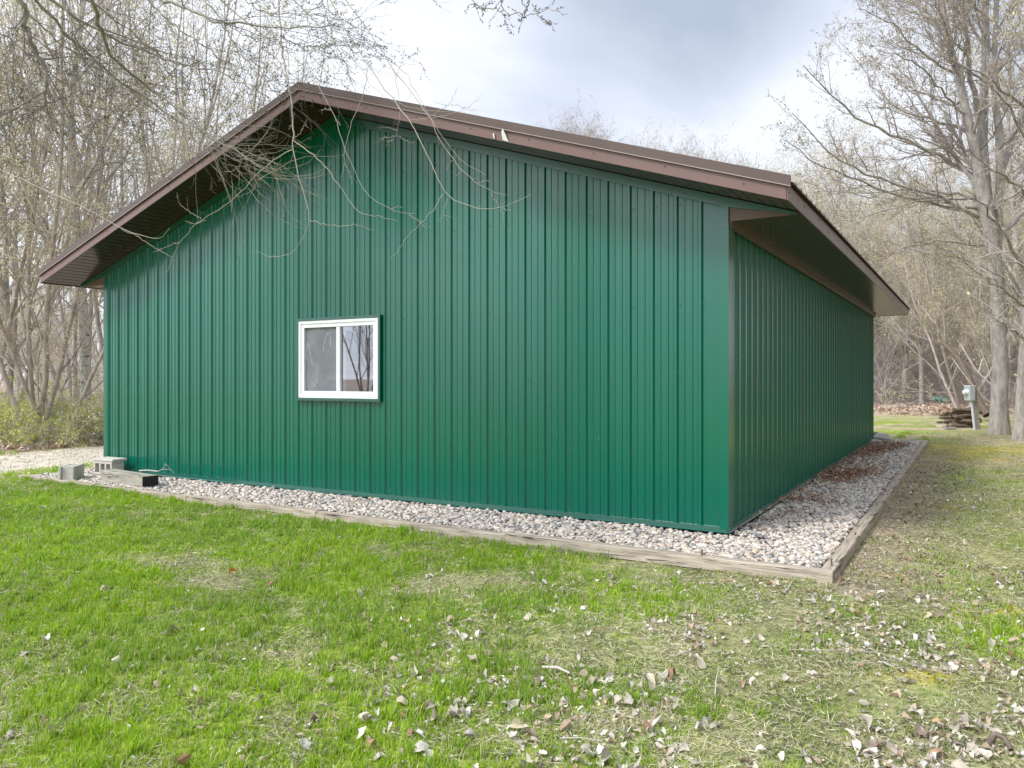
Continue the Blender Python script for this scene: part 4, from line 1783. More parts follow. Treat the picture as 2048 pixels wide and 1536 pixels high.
def make_brush(name, H, n, r, cols, bud, nb, twigm, arch=-.05, spread=1.2, sub=7, lean=.55):
    b = MB()
    P = np.zeros((n, 9, 3))
    a = r.uniform(0, 6.28, n)
    P[:, 0] = np.stack([np.cos(a) * r.uniform(0, spread, n), np.sin(a) * r.uniform(0, spread, n), np.full(n, -.05)], 1)
    D = unit(np.stack([r.normal(0, lean, n), r.normal(0, lean, n), np.ones(n)], 1))
    h = H * r.uniform(.5, 1.1, n)
    for k in range(1, 9):
        D = unit(D + r.normal(0, .13, D.shape) + np.array((0, 0, arch)))
        P[:, k] = P[:, k - 1] + D * (h / 8)[:, None]
    R = np.linspace(1, .2, 9)[None] * r.uniform(.007, .016, n)[:, None]
    tubes(b, P, R, 4)
    P1, R1 = grow(P, R, sub, .1, .97, (H * .15, H * .4), (.4, 1.1), 6, r, .2, arch * .6, .5, .3, .003)
    tubes(b, P1, R1, 3)
    P2, R2 = grow(P1, R1, 4, .1, .97, (H * .04, H * .15), (.4, 1.1), 4, r, .25, 0, .6, .4, .0025)
    tubes(b, P2, R2, 3)
    if nb:
        buds(b, P2, nb, bud, cols, r, 1, spread=2.2)
    return b.mesh(name, [M[twigm], M['bud']])


GR = np.array([(.46, .52, .10), (.54, .58, .13), (.38, .42, .10), (.54, .52, .22)])
BRUSH = {
    'bare': make_brush('bare_brush', 3.2, 40, rs, BR, .012, 0, 'twig', -.10, 1.5, 7, .8),
    'bare2': make_brush('bare_brush2', 4.6, 44, rs, YG2, .02, 2, 'twig', -.04, 1.7, 7, .6),
    'green': make_brush('green_brush', 1.6, 22, rs, GR, .024, 4, 'twig', -.03, 1.0, 6, .7),
}
hidden = bpy.data.collections.new('woodland_sources')      # not linked to the scene: only feeds the woodland masses
for k, me in BRUSH.items():
    o = bpy.data.objects.new('brush_source', me)
    hidden.objects.link(o)
    o['k'] = k


def gn_mass(name, pts, rots, scales, src_objs, pick, label, cat):
    """one object: instances of the source meshes on the given points"""
    me = bpy.data.meshes.new(name)
    me.from_pydata([tuple(p) for p in pts], [], [])
    for nm, vals in (('rz', rots), ('sc', scales)):
        a = me.attributes.new(nm, 'FLOAT', 'POINT')
        a.data.foreach_set('value', np.asarray(vals, dtype=np.float32))
    a = me.attributes.new('pk', 'INT', 'POINT')
    a.data.foreach_set('value', np.asarray(pick, dtype=np.int32))
    o = obj(name, me, kind='stuff', label=label, cat=cat)
    g = bpy.data.node_groups.new(name, 'GeometryNodeTree')
    g.interface.new_socket('Geometry', in_out='INPUT', socket_type='NodeSocketGeometry')
    g.interface.new_socket('Geometry', in_out='OUTPUT', socket_type='NodeSocketGeometry')
    N, Lk = g.nodes, g.links
    gi, go = N.new('NodeGroupInput'), N.new('NodeGroupOutput')
    join = N.new('GeometryNodeJoinGeometry')
    Lk.new(join.outputs[0], go.inputs[0])

    def at_(nm, t):
        n = N.new('GeometryNodeInputNamedAttribute')
        n.data_type = t
        n.inputs[0].default_value = nm
        return n.outputs[0]
    rz, sc, pk = at_('rz', 'FLOAT'), at_('sc', 'FLOAT'), at_('pk', 'INT')
    cx = N.new('ShaderNodeCombineXYZ')
    Lk.new(rz, cx.inputs[2])
    for k, lst in enumerate(src_objs):
        cmp_ = N.new('FunctionNodeCompare')
        cmp_.data_type = 'INT'
        cmp_.operation = 'EQUAL'
        Lk.new(pk, cmp_.inputs[2])
        cmp_.inputs[3].default_value = k
        for so in lst:
            oi = N.new('GeometryNodeObjectInfo')
            oi.inputs['Object'].default_value = so
            oi.inputs['As Instance'].default_value = True
            iop = N.new('GeometryNodeInstanceOnPoints')
            Lk.new(gi.outputs[0], iop.inputs['Points'])
            Lk.new(cmp_.outputs[0], iop.inputs['Selection'])
            Lk.new(oi.outputs['Geometry'], iop.inputs['Instance'])
            Lk.new(cx.outputs[0], iop.inputs['Rotation'])
            Lk.new(sc, iop.inputs['Scale'])
            Lk.new(iop.outputs[0], join.inputs[0])
    m = o.modifiers.new('instances', 'NODES')
    m.node_group = g
    return o


def src(me):
    o = bpy.data.objects.new('source', me)
    hidden.objects.link(o)
    return o


SRC = {k: [src(v[0]), src(v[1])] for k, v in PROTO.items()}
SB = {k: [src(v)] for k, v in BRUSH.items()}


def visible(X, Y, m=1.5):
    return (Y > 2) & (np.abs(X) < .66 * Y + m)


def build_woods():
    r = np.random.default_rng(31)
    # ---- right: brush
    pts, pk, sc = [], [], []
    for (n, y0, y1, x0, x1, picks, s) in ((60, 36, 44, 14, 34, (0, 1), (.8, 1.3)), (40, 26, 36, 19.5, 27, (0, 1), (.7, 1.1)), (110, 44, 66, 8, 52, (0, 1), (1.0, 1.8))):
        Y = r.uniform(y0, y1, n)
        X = r.uniform(x0, x1, n) + (Y - y0) * .55
        k = visible(X, Y, 4)
        for x, y in zip(X[k], Y[k]):
            # keep the little clearing with the jugs
            q = (x / y * F + 1024)
            if y < 47 and 1730 < q < 1965:
                continue
            pts.append((x, y, float(ground_z(x, y))))
            pk.append(picks[r.integers(0, 2)])
            sc.append(r.uniform(*s))
    gn_mass('undergrowth', pts, r.uniform(0, 6.28, len(pts)), sc, [SB['bare'], SB['bare2']], pk,
            'tangle of bare grey brush filling the foot of the right wood', 'undergrowth')
    # ---- left: brush with young green shrubs in front
    pts, pk, sc = [], [], []
    for i in range(110):
        lx = r.uniform(-36, -14.3)
        ly = r.uniform(-2, 34)
        x, y = w2(lx, ly)
        if not visible(np.array(x), np.array(y), 3):
            continue
        front = lx > -16.2
        pts.append((x, y, float(ground_z(x, y))))
        pk.append(2 if (front and r.random() < .8) or r.random() < .25 else r.integers(0, 2))
        sc.append(r.uniform(.6, 1.05) if pk[-1] == 2 else r.uniform(.4, .7))
    for i in range(40):
        p = at(r.uniform(-30, 208), 890, r.uniform(14.2, 18.5))
        if l2(p[0], p[1])[0] > -14.2:
            continue
        pts.append((p[0], p[1], -.05))
        pk.append(2)
        sc.append(r.uniform(.6, .95))
    gn_mass('undergrowth', pts, r.uniform(0, 6.28, len(pts)), sc, [SB['bare'], SB['bare2'], SB['green']], pk,
            'yellow-green shrubs and brush along the foot of the left wood', 'undergrowth')
    # ---- far wood, seen as one mass
    pts, pk, sc = [], [], []
    for i in range(250):
        y = r.uniform(36, 95)
        x = r.uniform(.30, .80) * y if i % 6 else r.uniform(-.85, -.40) * y
        if 30 < y < 52 and 1730 < x / y * F + 1024 < 1965:
            continue
        pts.append((x, y, 0))
        pk.append(r.integers(0, 4))
        sc.append(r.uniform(.6, .95) if x > 0 else r.uniform(.4, .6))
    gn_mass('far_wood', pts, r.uniform(0, 6.28, len(pts)), sc, [SRC['single'], SRC['vase2'], SRC['bushy'], SRC['vase']], pk,
            'far bare wood behind the nearer trees, reading as one brown-grey mass', 'wood')
    # ---- trees at the left, one by one (shed-local place)
    ordn = ['first', 'second', 'third', 'fourth', 'fifth', 'sixth', 'seventh', 'eighth', 'ninth', 'tenth', 'eleventh', 'twelfth',
            'thirteenth', 'fourteenth', 'fifteenth', 'sixteenth', 'seventeenth', 'eighteenth', 'nineteenth', 'twentieth', 'twenty-first', 'twenty-second',
            'twenty-third', 'twenty-fourth', 'twenty-fifth', 'twenty-sixth']

    def placed(lst, side, grp, names):
        lst = sorted(lst, key=lambda q: q[0] / q[1])
        cnt = {}
        for (x, y, kind, s, rz) in lst:
            cnt[kind] = cnt.get(kind, 0) + 1
        seen = {}
        for (x, y, kind, s, rz) in lst:
            seen[kind] = seen.get(kind, 0) + 1
            lab = names[kind] % ('' if cnt[kind] == 1 else ordn[seen[kind] - 1] + ' such tree from the left, ')
            make_tree('tree', PROTO[kind], (x, y, float(ground_z(x, y))), rz, s, label=lab + side, cat='tree', group=grp)
    lst = []
    for (px, Z, kind, s) in ((-60, 17, 'vase2', .85), (68, 16.6, 'vase2', .85), (5, 19, 'vase', .95), (118, 16.8, 'bushy', .75), (172, 18.5, 'pale', .95), (150, 24, 'vase', 1.0),
                             (250, 22, 'vase', 1.0), (335, 26, 'vase', 1.1), (405, 30, 'vase2', 1.1), (470, 33, 'vase', 1.15), (535, 37, 'vase2', 1.0), (40, 27, 'single', 1.0)):
        p = at(px, 800, Z)
        lst.append((p[0], p[1], kind, s, r.uniform(0, 6.28)))
    placed(lst, 'in the left wood', 'bare budding trees of the left wood',
           {'vase': 'many-stemmed yellow-budding tree, %s', 'vase2': 'brownish many-stemmed bare tree, %s', 'bushy': 'low spreading bare tree, %s',
            'pale': 'pale-barked slender tree near the shed corner, %s', 'single': 'tall single-trunked bare tree, %s'})
    lst = []
    for (px, Z, kind, s) in ((1765, 46, 'bushy', 1.1), (1808, 40, 'single', .72), (1843, 37, 'single', .68), (1700, 46, 'single', .8), (1750, 52, 'vase', .8), (1880, 48, 'bushy', 1.2),
                             (1925, 31, 'bushy', .95), (1960, 38, 'single', .8), (2020, 33, 'vase2', .8), (2075, 27, 'single', .9), (1650, 60, 'vase2', .85), (2110, 35, 'vase', .9)):
        p = at(px, 800, Z)
        lst.append((p[0], p[1], kind, s, r.uniform(0, 6.28)))
    placed(lst, 'in the right wood', 'bare trees of the right wood',
           {'vase': 'many-stemmed grey bare tree, %s', 'vase2': 'brownish many-stemmed bare tree, %s', 'bushy': 'low spreading budding tree, %s',
            'single': 'single-trunked bare tree, %s'})
    # ---- tree tops over the roof
    tops = [(1085, 72, 232), (1118, 76, 240), (1152, 70, 222), (1178, 74, 226), (1222, 70, 230), (1266, 74, 262), (1328, 78, 274), (1352, 82, 284), (1374, 76, 282),
            (1404, 74, 275), (1440, 80, 288), (1488, 76, 292), (1535, 72, 312), (1590, 70, 330)]
    ztop = max(v.co.z for v in PROTO['slim'][1].vertices)
    for i, (px, Z, py) in enumerate(tops):
        p = at(px, py, Z)
        h = p[2]
        make_tree('tree', PROTO['slim'], (p[0], p[1], 0), r.uniform(0, 6.28), h / ztop * 1.07, label='%s bare treetop from the left showing over the right roof slope' % ordn[i],
                  cat='tree', group='far bare treetops over the roof')
    # ---- unseen trees: some mirrored in the glass, others added to darken the metal's reflections
    pts, pk, sc = [], [], []
    for (x, y, k, s) in ((-31, -.6, 3, .62), (-33, 2.0, 0, .7), (-60, -14, 1, .7), (-52, -34, 0, .7), (-40, -44, 3, .6), (-66, -2, 1, .6),
                         (-26, -54, 0, .8), (-72, 10, 0, .5), (-8, -60, 1, .8),
                         *[(-46 + 4.1 * i + r.uniform(-2, 2), -26 - 1.1 * i + r.uniform(-4, 4), int(r.integers(0, 4)), .62) for i in range(10)],  # added to dim the sky mirrored in the wall
                         *[(-6 + 3.2 * i, -24 + r.uniform(-4, 4), int(r.integers(0, 4)), .8) for i in range(11)]):  # row added behind the camera to darken what the ribs mirror
        pts.append((x, y, 0))
        pk.append(k)
        sc.append(s)
    gn_mass('mirrored_and_added_wood', pts, r.uniform(0, 6.28, len(pts)), sc, [SRC['single'], SRC['vase2'], SRC['bushy'], SRC['vase']], pk,
            'bare trees across the lawn mirrored in the window pane, and unseen ones added to darken the wall reflections', 'wood')


build_woods()


def build_added_side_wood():
    # unseen trees added right of the picture to block sky and darken the side wall
    r = np.random.default_rng(66)
    pts, pk, sc = [], [], []
    for i in range(46):
        y = r.uniform(-6, 24)
        x = max(9.5, .80 * y + 2.5) + r.uniform(0, 9)
        pts.append((x, y, 0))
        pk.append([0, 1, 2, 3, 4, 4][r.integers(0, 6)])
        sc.append(r.uniform(.6, .9) if pk[-1] < 4 else 1.2)
    gn_mass('added_side_wood', pts, r.uniform(0, 6.28, len(pts)), sc, [SRC['single'], SRC['vase2'], SRC['bushy'], SRC['vase'], SB['bare2']], pk,
            'unseen bare trees added right of the lawn to darken the side wall', 'wood')


build_added_side_wood()

# ------------------------------------------------------------------ the big tree at the right


def pxpath(pts, Z0, Z1=None, n=12, r=None, wob=0.0):
    Z1 = Z0 if Z1 is None else Z1
    m = len(pts)
    return path([at(px, py, Z0 + (Z1 - Z0) * i / (m - 1)) for i, (px, py) in enumerate(pts)], n, r, wob)


def build_big_tree():
    r = np.random.default_rng(8)
    base = at(1996, 862, 20.4)
    base[2] = float(ground_z(base[0], base[1]))
    root = empty('tree', tuple(base), 0, label='big grey-barked tree with spreading budding limbs behind the meter post', cat='tree')
    tb, cb = MB(), MB()
    Z = 20.4
    stems = [([(1999, 872), (2000, 780), (2001, 700), (1997, 600), (1990, 500), (1974, 430), (1956, 350), (1944, 264), (1925, 190), (1908, 132), (1886, 59), (1874, -20), (1868, -100), (1850, -190)], .36, .05, Z, 19.5, 22),
             ([(1978, 440), (1966, 340), (1963, 249), (1966, 176), (1971, 88), (1972, 0), (1978, -100), (1970, -230), (1975, -330)], .22, .04, Z, 21.5, 16),
             ([(1990, 520), (2000, 440), (1999, 352), (2000, 264), (1991, 205), (1985, 88), (1997, -30), (2003, -150), (2015, -260)], .17, .04, Z, 20.0, 16),
             ([(1999, 352), (2022, 290), (2046, 220), (2064, 130), (2085, 20), (2100, -90)], .12, .03, Z, 22, 12),
             ([(1956, 230), (1938, 117), (1930, 44), (1916, -40), (1910, -140)], .10, .03, Z, 18.6, 10),
             ([(1985, 480), (2030, 440), (2066, 410), (2110, 350), (2150, 280)], .12, .03, Z, 20.8, 10)]
    limbs = [([(1950, 355), (1906, 325), (1856, 299), (1804, 278), (1760, 261), (1727, 240), (1692, 217), (1657, 190), (1628, 158), (1607, 132)], .085, .012, Z, 19),
             ([(1946, 270), (1930, 255), (1892, 243), (1842, 234), (1804, 220), (1774, 199), (1745, 170), (1722, 132), (1698, 103), (1681, 85)], .07, .012, Z, 21.5),
             ([(1976, 450), (1950, 428), (1906, 410), (1871, 390), (1833, 381), (1789, 369), (1745, 357), (1704, 337), (1669, 311), (1637, 290), (1613, 258), (1584, 226)], .085, .012, Z, 18.3),
             ([(1968, 405), (1950, 395), (1892, 387), (1833, 375), (1789, 383), (1740, 393), (1690, 390), (1640, 375), (1600, 360)], .06, .01, Z, 21.5),
             ([(1975, 425), (1897, 410), (1833, 404), (1792, 393), (1763, 378), (1704, 360), (1663, 346), (1628, 322), (1599, 305), (1569, 280)], .065, .012, Z, 17.8),
             ([(1960, 400), (1900, 398), (1833, 401), (1795, 413), (1745, 428), (1704, 440), (1657, 447)], .045, .01, Z, 17.5),
             ([(1908, 146), (1862, 126), (1826, 90), (1789, 50), (1760, 35), (1716, 18)], .05, .012, 20.2, 18.5),
             ([(1918, 205), (1880, 205), (1848, 188), (1818, 182), (1790, 150), (1765, 130)], .045, .01, 20.2, 22),
             ([(1985, 495), (1940, 487), (1900, 480), (1830, 488), (1785, 503), (1745, 530)], .045, .01, Z, 18.2),
             ([(1884, 60), (1850, 20), (1810, -10), (1770, -60), (1740, -100)], .045, .012, 20, 21.5),
             ([(1938, 117), (1900, 70), (1870, 10), (1860, -60)], .04, .01, 20, 17.5),
             ([(1966, 180), (2000, 140), (2040, 100), (2090, 60)], .05, .01, 20, 19),
             ([(1999, 300), (2030, 260), (2070, 240), (2120, 200)], .05, .01, 20, 18),
             ([(1990, 420), (2015, 395), (2050, 375), (2110, 350)], .05, .01, 20, 18),
             ([(1948, 300), (1900, 290), (1860, 300), (1800, 320), (1750, 320), (1710, 300)], .045, .01, 20, 22.5),
             ([(1940, 240), (1890, 190), (1850, 140), (1800, 110), (1760, 100)], .045, .01, 20, 17.6),
             ([(1962, 300), (2000, 250), (2030, 180), (2060, 160)], .04, .01, 20, 17),
             ([(1995, 640), (2020, 600), (2050, 590), (2090, 560)], .035, .01, 20, 18.5),
             ([(1992, 560), (1950, 545), (1900, 500), (1850, 480), (1800, 490), (1750, 560)], .03, .006, 20, 16.8),
             ([(2120, 640), (2048, 598), (1985, 545), (1960, 530), (1925, 515), (1880, 480)], .032, .008, 19, 17)]
    sp, sr = [], []
    for (pts, ra, rb, za, zb, n) in stems:
        P = pxpath(pts, za, zb, 16, r, .02) - base
        R = np.linspace(ra, rb, 16)
        R = R * .72
        if ra > .3:
            R[0] = .27
            R[1:8] = np.linspace(.195, .165, 7)
            R[8:] = np.linspace(.12, .03, 8)
        sp.append(P)
        sr.append(R)
    sp, sr = np.array(sp), np.array(sr)
    tubes(tb, sp, sr, 12)
    lp, lr = [], []
    for (pts, ra, rb, za, zb) in limbs:
        lp.append(pxpath(pts, za, zb, 16, r, .03) - base)
        lr.append(np.linspace(ra, rb, 16) * .68)
    lp, lr = np.array(lp), np.array(lr)
    tubes(tb, lp, lr, 7)
    # extra limbs all round the stems
    P1, R1 = grow(sp, sr, 9, .42, .97, (2.2, 4.6), (.4, .95), 10, r, .09, .07, .42, .25, .010)
    tubes(tb, P1, R1, 6)
    Pa = np.concatenate([path(p, 10)[None] for p in lp] + [P1])
    Ra = np.concatenate([np.interp(np.linspace(0, 1, 10), np.linspace(0, 1, 16), q)[None] for q in lr] + [R1])
    P2, R2 = grow(Pa, Ra, 13, .12, .98, (.9, 2.1), (.35, .85), 8, r, .10, .06, .5, .3, .005)
    tubes(tb, P2, R2, 5)
    P3, R3 = grow(P2, R2, 7, .1, .98, (.35, .85), (.35, .9), 5, r, .15, .06, .55, .35, .0036)
    tubes(cb, P3, R3, 3)
    P4, R4 = grow(P3, R3, 2, .25, .98, (.12, .32), (.4, 1.0), 3, r, .2, .05, .7, .6, .003)
    tubes(cb, P4, R4, 3)
    cols = np.array([(.46, .42, .20), (.40, .33, .21), (.32, .25, .19), (.36, .30, .21)])
    buds(cb, P3, 5, .019, cols, r, 1, spread=1.3)
    buds(cb, P4, 3, .019, cols, r, 1, spread=1.3)
    # fine whiskers on the trunk
    P5, R5 = grow(sp[:3], sr[:3], 60, .12, .6, (.4, 1.3), (.5, 1.2), 6, r, .25, -.02, .05, .4, .0045)
    tubes(cb, P5, R5, 3)
    obj('trunk', tb.mesh('big_trunk', M['bark'], True), root)
    obj('crown', cb.mesh('big_crown', [M['twig_mid'], M['bud']]), root)


build_big_tree()


def build_edge_tree():
    r = np.random.default_rng(9)
    base = at(2044, 872, 18.6)
    base[2] = float(ground_z(base[0], base[1]))
    root = empty('tree', tuple(base), 0, label='rough dark-barked tree cut by the right edge of the photo', cat='tree')
    tb, cb = MB(), MB()
    P = (pxpath([(2044, 885), (2046, 800), (2052, 700), (2058, 600), (2066, 480), (2075, 350), (2090, 200), (2100, 0), (2110, -150)], 18.6, 18.2, 18, r, .02) - base)[None]
    R = np.linspace(.17, .05, 18)[None] * np.where(np.arange(18) == 0, 1.3, 1)
    tubes(tb, P, R, 12)
    lim = [([(2060, 690), (2030, 660), (2005, 650), (1985, 630), (1960, 640)], .035), ([(2062, 560), (2020, 480), (1990, 440), (1960, 400), (1930, 380)], .05),
           ([(2070, 420), (2020, 360), (1980, 340), (1940, 300)], .045), ([(2085, 230), (2030, 200), (1970, 150), (1900, 120)], .05),
           ([(2062, 620), (2020, 590), (1980, 560), (1930, 550)], .035), ([(2078, 330), (2040, 250), (2000, 190), (1950, 160)], .04)]
    lp = np.array([pxpath(p, 18.4, 16.5, 12, r, .03) - base for p, _ in lim])
    lr = np.array([np.linspace(q, .008, 12) for _, q in lim])
    tubes(tb, lp, lr, 6)
    P2, R2 = grow(lp, lr, 9, .1, .98, (.5, 1.6), (.4, 1.0), 7, r, .13, .02, .5, .3, .004)
    tubes(cb, P2, R2, 4)
    P3, R3 = grow(P2, R2, 5, .1, .98, (.2, .6), (.4, 1.0), 4, r, .2, .02, .55, .4, .003)
    tubes(cb, P3, R3, 3)
    buds(cb, P3, 3, .016, YG2, r, 1)
    obj('trunk', tb.mesh('edge_trunk', M['bark'], True), root)
    obj('crown', cb.mesh('edge_crown', [M['twig'], M['bud']]), root)


build_edge_tree()

# ------------------------------------------------------------------ the overhanging tree (trunk left of the picture)


def zwall(px):
    """depth of the gable wall plane at an image column"""
    t = (px - 1024) / F
    n = np.array((-s_, -c_))
    d = np.array((t, 1.0))
    return float((np.array((BX, BY)) @ n) / (d @ n))


def build_overhang():
    r = np.random.default_rng(12)
    base = np.array((-5.9, 3.1, float(ground_z(-5.9, 3.1))))
    root = empty('tree', tuple(base), 0, label='tree left of the picture whose budding branches hang over the gable', cat='tree')
    tb, cb, hb = MB(), MB(), MB()
    TR = path([(-5.9, 3.1, -.3), (-5.85, 3.15, 2), (-5.7, 3.2, 4), (-5.6, 3.4, 6), (-5.3, 3.5, 8), (-5.2, 3.6, 10.5)], 16, r, .02)
    TRr = np.linspace(.27, .10, 16)
    TRr[0] = .36
    tubes(tb, (TR - base)[None], TRr[None], 14)
    tcur = TR

    def join(P, R, ra):
        """carry a branch back above the picture to the trunk"""
        p, d = P[0], unit(P[0] - P[2])
        h = min(9.6, max(5.6, p[2] + .6 + .10 * np.linalg.norm(p[:2] - base[:2])))
        i = int(np.argmin(np.abs(tcur[:, 2] - h)))
        q = tcur[i]
        ln = np.linalg.norm(q - p)
        c1 = p + d * ln * .35
        c1[2] = max(c1[2], p[2] + .3)
        c2 = q + (p - q) * .25 + np.array((0, 0, ln * .18))
        t = np.linspace(0, 1, 12)[:, None]
        bz = (1 - t) ** 3 * q + 3 * (1 - t) ** 2 * t * c2 + 3 * (1 - t) * t * t * c1 + t ** 3 * p
        return bz[None], np.linspace(max(ra * 2.2, .03), ra, 12)[None]

    def trace(lst, out_p, out_r, S, N=20, mb=None, off=-1.5, wob=.006):
        for (pts, ra, rb, dz, jn) in lst:
            cp = []
            m = len(pts)
            for i, (px, py) in enumerate(pts):
                z = zwall(max(-40, px)) + off
                z = min(z, 9.8) + dz[0] + (dz[1] - dz[0]) * i / (m - 1)
                cp.append(at(px, py, z))
            P = path(cp, N, r, wob)
            ra, rb = ra * THIN, rb * THIN
            R = np.linspace(ra, rb, N)
            if jn:
                a, q = join(P, R, ra)
                tubes(mb, a - base, q, S)
            out_p.append(P)
            out_r.append(R)

    # bare drooping shoots in front of the gable
    H = [([(556, -6), (559, 47), (565, 105), (572, 145), (579, 178), (584, 211), (586, 246), (586, 281)], .0135, .012, (0, 0), 1),
         ([(586, 280), (624, 307), (657, 339), (682, 377), (701, 403), (721, 431), (750, 431), (774, 437), (795, 442)], .008, .0022, (0, .3), 0),
         ([(585, 281), (584, 299), (589, 318), (598, 353), (607, 386), (617, 419), (620, 438), (617, 457), (605, 482), (591, 501), (572, 510), (549, 515), (525, 510), (510, 501)], .0085, .002, (0, -.2), 0),
         ([(620, 440), (654, 451), (685, 452), (713, 450), (749, 460)], .005, .002, (0, .1), 0),
         ([(584, 299), (563, 309), (539, 325), (521, 342), (495, 367), (469, 398), (448, 417), (422, 427), (399, 439), (380, 462), (359, 484), (344, 512), (335, 545)], .009, .0028, (0, -.5), 0),
         ([(359, 484), (335, 492), (305, 505)], .004, .002, (-.5, -.5), 0), ([(402, 437), (380, 425), (360, 410), (353, 385)], .004, .002, (-.4, -.4), 0), ([(410, 440), (390, 448), (370, 443)], .004, .002, (-.4, -.4), 0),
         ([(586, 278), (603, 262), (610, 250), (615, 239)], .005, .0018, (0, -.1), 0),
         ([(540, 80), (598, 122), (626, 150), (640, 178), (654, 199), (661, 220), (671, 239), (682, 269), (687, 293), (692, 307), (708, 344), (720, 370), (739, 393), (760, 411), (783, 418), (799, 423), (813, 427), (828, 427)], .008, .0022, (.3, .3), 1),
         ([(818, 428), (835, 440), (850, 453)], .003, .0015, (.3, .3), 0), ([(783, 417), (797, 413), (806, 415)], .003, .0015, (.3, .3), 0),
         ([(661, 220), (650, 218), (643, 220)], .004, .002, (.3, .3), 0), ([(671, 239), (678, 246), (681, 251)], .004, .002, (.3, .3), 0),
         ([(690, 325), (698, 345), (703, 358), (702, 368)], .004, .0018, (.3, .3), 0),
         ([(736, 138), (732, 165), (726, 190), (717, 215), (703, 242), (695, 279), (690, 309), (687, 338), (681, 363), (678, 380)], .006, .002, (.2, 0), 0),
         ([(657, -6), (675, 28), (692, 59), (708, 87), (727, 115), (736, 138), (760, 164), (790, 204), (801, 217), (822, 241), (836, 272), (858, 318), (873, 353), (885, 385), (898, 399), (927, 413), (952, 419), (977, 419), (1004, 416), (1031, 410), (1051, 400), (1063, 389)], .0115, .0022, (0, .2), 1),
         ([(885, 388), (870, 417), (841, 447), (811, 477), (801, 495), (780, 520)], .005, .0016, (.1, -.3), 0),
         ([(895, 397), (888, 418), (882, 440), (878, 441)], .003, .0014, (.1, 0), 0), ([(1004, 416), (1015, 420), (1021, 421)], .003, .0014, (.2, .2), 0),
         ([(687, -6), (713, 28), (732, 54), (753, 87), (774, 117), (788, 141), (800, 152), (825, 189), (845, 212), (862, 233), (866, 255), (885, 288), (903, 319), (924, 339), (955, 367), (982, 385), (1013, 390)], .0105, .002, (.2, .5), 1),
         ([(955, 367), (965, 362), (980, 362)], .003, .0015, (.5, .5), 0), ([(982, 386), (992, 403), (1002, 420), (1009, 433)], .003, .0013, (.5, .5), 0),
         ([(924, 338), (918, 348), (911, 350)], .003, .0015, (.5, .5), 0), ([(905, 320), (898, 330), (893, 339)], .003, .0015, (.5, .5), 0),
         ([(726, 114), (767, 114), (801, 134), (818, 155), (835, 192), (862, 233), (873, 257), (903, 302), (937, 332), (972, 351)], .0065, .0018, (.3, .6), 0),
         ([(787, 138), (793, 165), (797, 189), (799, 237), (794, 271)], .005, .002, (.3, .3), 0), ([(795, 261), (775, 255), (756, 255)], .0035, .0016, (.3, .3), 0),
         ([(794, 271), (784, 273), (756, 278)], .0035, .0016, (.3, .3), 0), ([(794, 271), (810, 281), (828, 287)], .0035, .0016, (.3, .3), 0), ([(787, 280), (776, 285), (771, 292)], .003, .0014, (.3, .3), 0),
         ([(862, 233), (883, 218), (900, 209), (907, 192), (914, 175)], .004, .0018, (.3, .1), 0), ([(900, 209), (920, 212), (948, 221)], .0035, .0016, (.1, .1), 0), ([(895, 211), (880, 206), (863, 202)], .003, .0015, (.1, .1), 0),
         ([(862, 237), (885, 232), (910, 226), (938, 213), (961, 197)], .004, .0016, (.3, .3), 0), ([(862, 233), (845, 238), (822, 241)], .004, .003, (.3, .2), 0),
         ([(808, 98), (805, 115), (801, 131), (795, 146)], .003, .003, (.2, .3), 0),
         ([(680, 93), (700, 112), (722, 134), (739, 168), (763, 192), (790, 203), (815, 214), (850, 221), (900, 224)], .005, .0018, (.2, .4), 1),
         ([(722, 116), (736, 136), (760, 142), (790, 150), (810, 153)], .0035, .0016, (.2, .3), 0),
         ([(663, 60), (662, 100), (660, 125), (653, 150), (653, 176)], .004, .002, (.2, .2), 1),
         ([(860, -6), (872, 6), (884, 16)], .005, .002, (-.8, -.8), 1), ([(690, 40), (720, 33), (732, 20), (745, 5), (765, -10)], .004, .002, (0, 0), 0),
         ([(700, 57), (720, 50), (733, 37), (760, 33), (783, 30)], .004, .0018, (0, 0), 0),
         ([(-5, 336), (47, 359), (109, 391), (148, 402), (195, 430), (242, 457), (289, 473), (310, 478), (330, 476), (337, 465), (340, 456)], .010, .0025, (-.4, -.9), 1),
         ([(242, 457), (270, 470), (300, 490), (330, 508), (345, 513)], .004, .0018, (-.8, -.9), 0), ([(-5, 400), (40, 430), (80, 460), (120, 468), (160, 460)], .007, .003, (0, 0), 1)]
    hp, hr = [], []
    THIN = .66
    trace(H, hp, hr, 6, 26, hb)
    for P, R in zip(hp, hr):
        tubes(hb, (P - base)[None], R[None], 6)
    # small spurs on those shoots
    Hp, Hr = np.array(hp), np.array(hr)
    P1, R1 = grow(Hp[::2], Hr[::2], 3, .3, .97, (.05, .22), (.5, 1.2), 5, r, .12, .0, .5, .5, .0013)
    tubes(hb, P1 - base, R1, 4)
    # tangled bundle below the left roof slope
    tp, tr = [], []
    for i in range(62):
        s = r.random()
        px, py = 385 + 150 * s + r.normal(0, 24), 262 + 88 * s + r.normal(0, 22)
        a = math.radians(r.normal(32, 24))
        if r.random() < .22:
            a = math.radians(r.uniform(-70, 110))
        ln = r.uniform(60, 260) * (1 - .35 * s)
        cur = r.normal(-.3, .8)
        z = zwall(px) - 1.55 + r.normal(0, .16)
        cp = []
        for k in range(7):
            cp.append(at(px, py, z + k * r.normal(.0, .02)))
            a += cur / 7 + r.normal(0, .16)
            px += math.cos(a) * ln / 6
            py += math.sin(a) * ln / 6
        tp.append(path(cp, 12, r, .004))
        tr.append(np.linspace(r.uniform(.0016, .0036), .0010, 12))
    tp, tr = np.array(tp), np.array(tr)
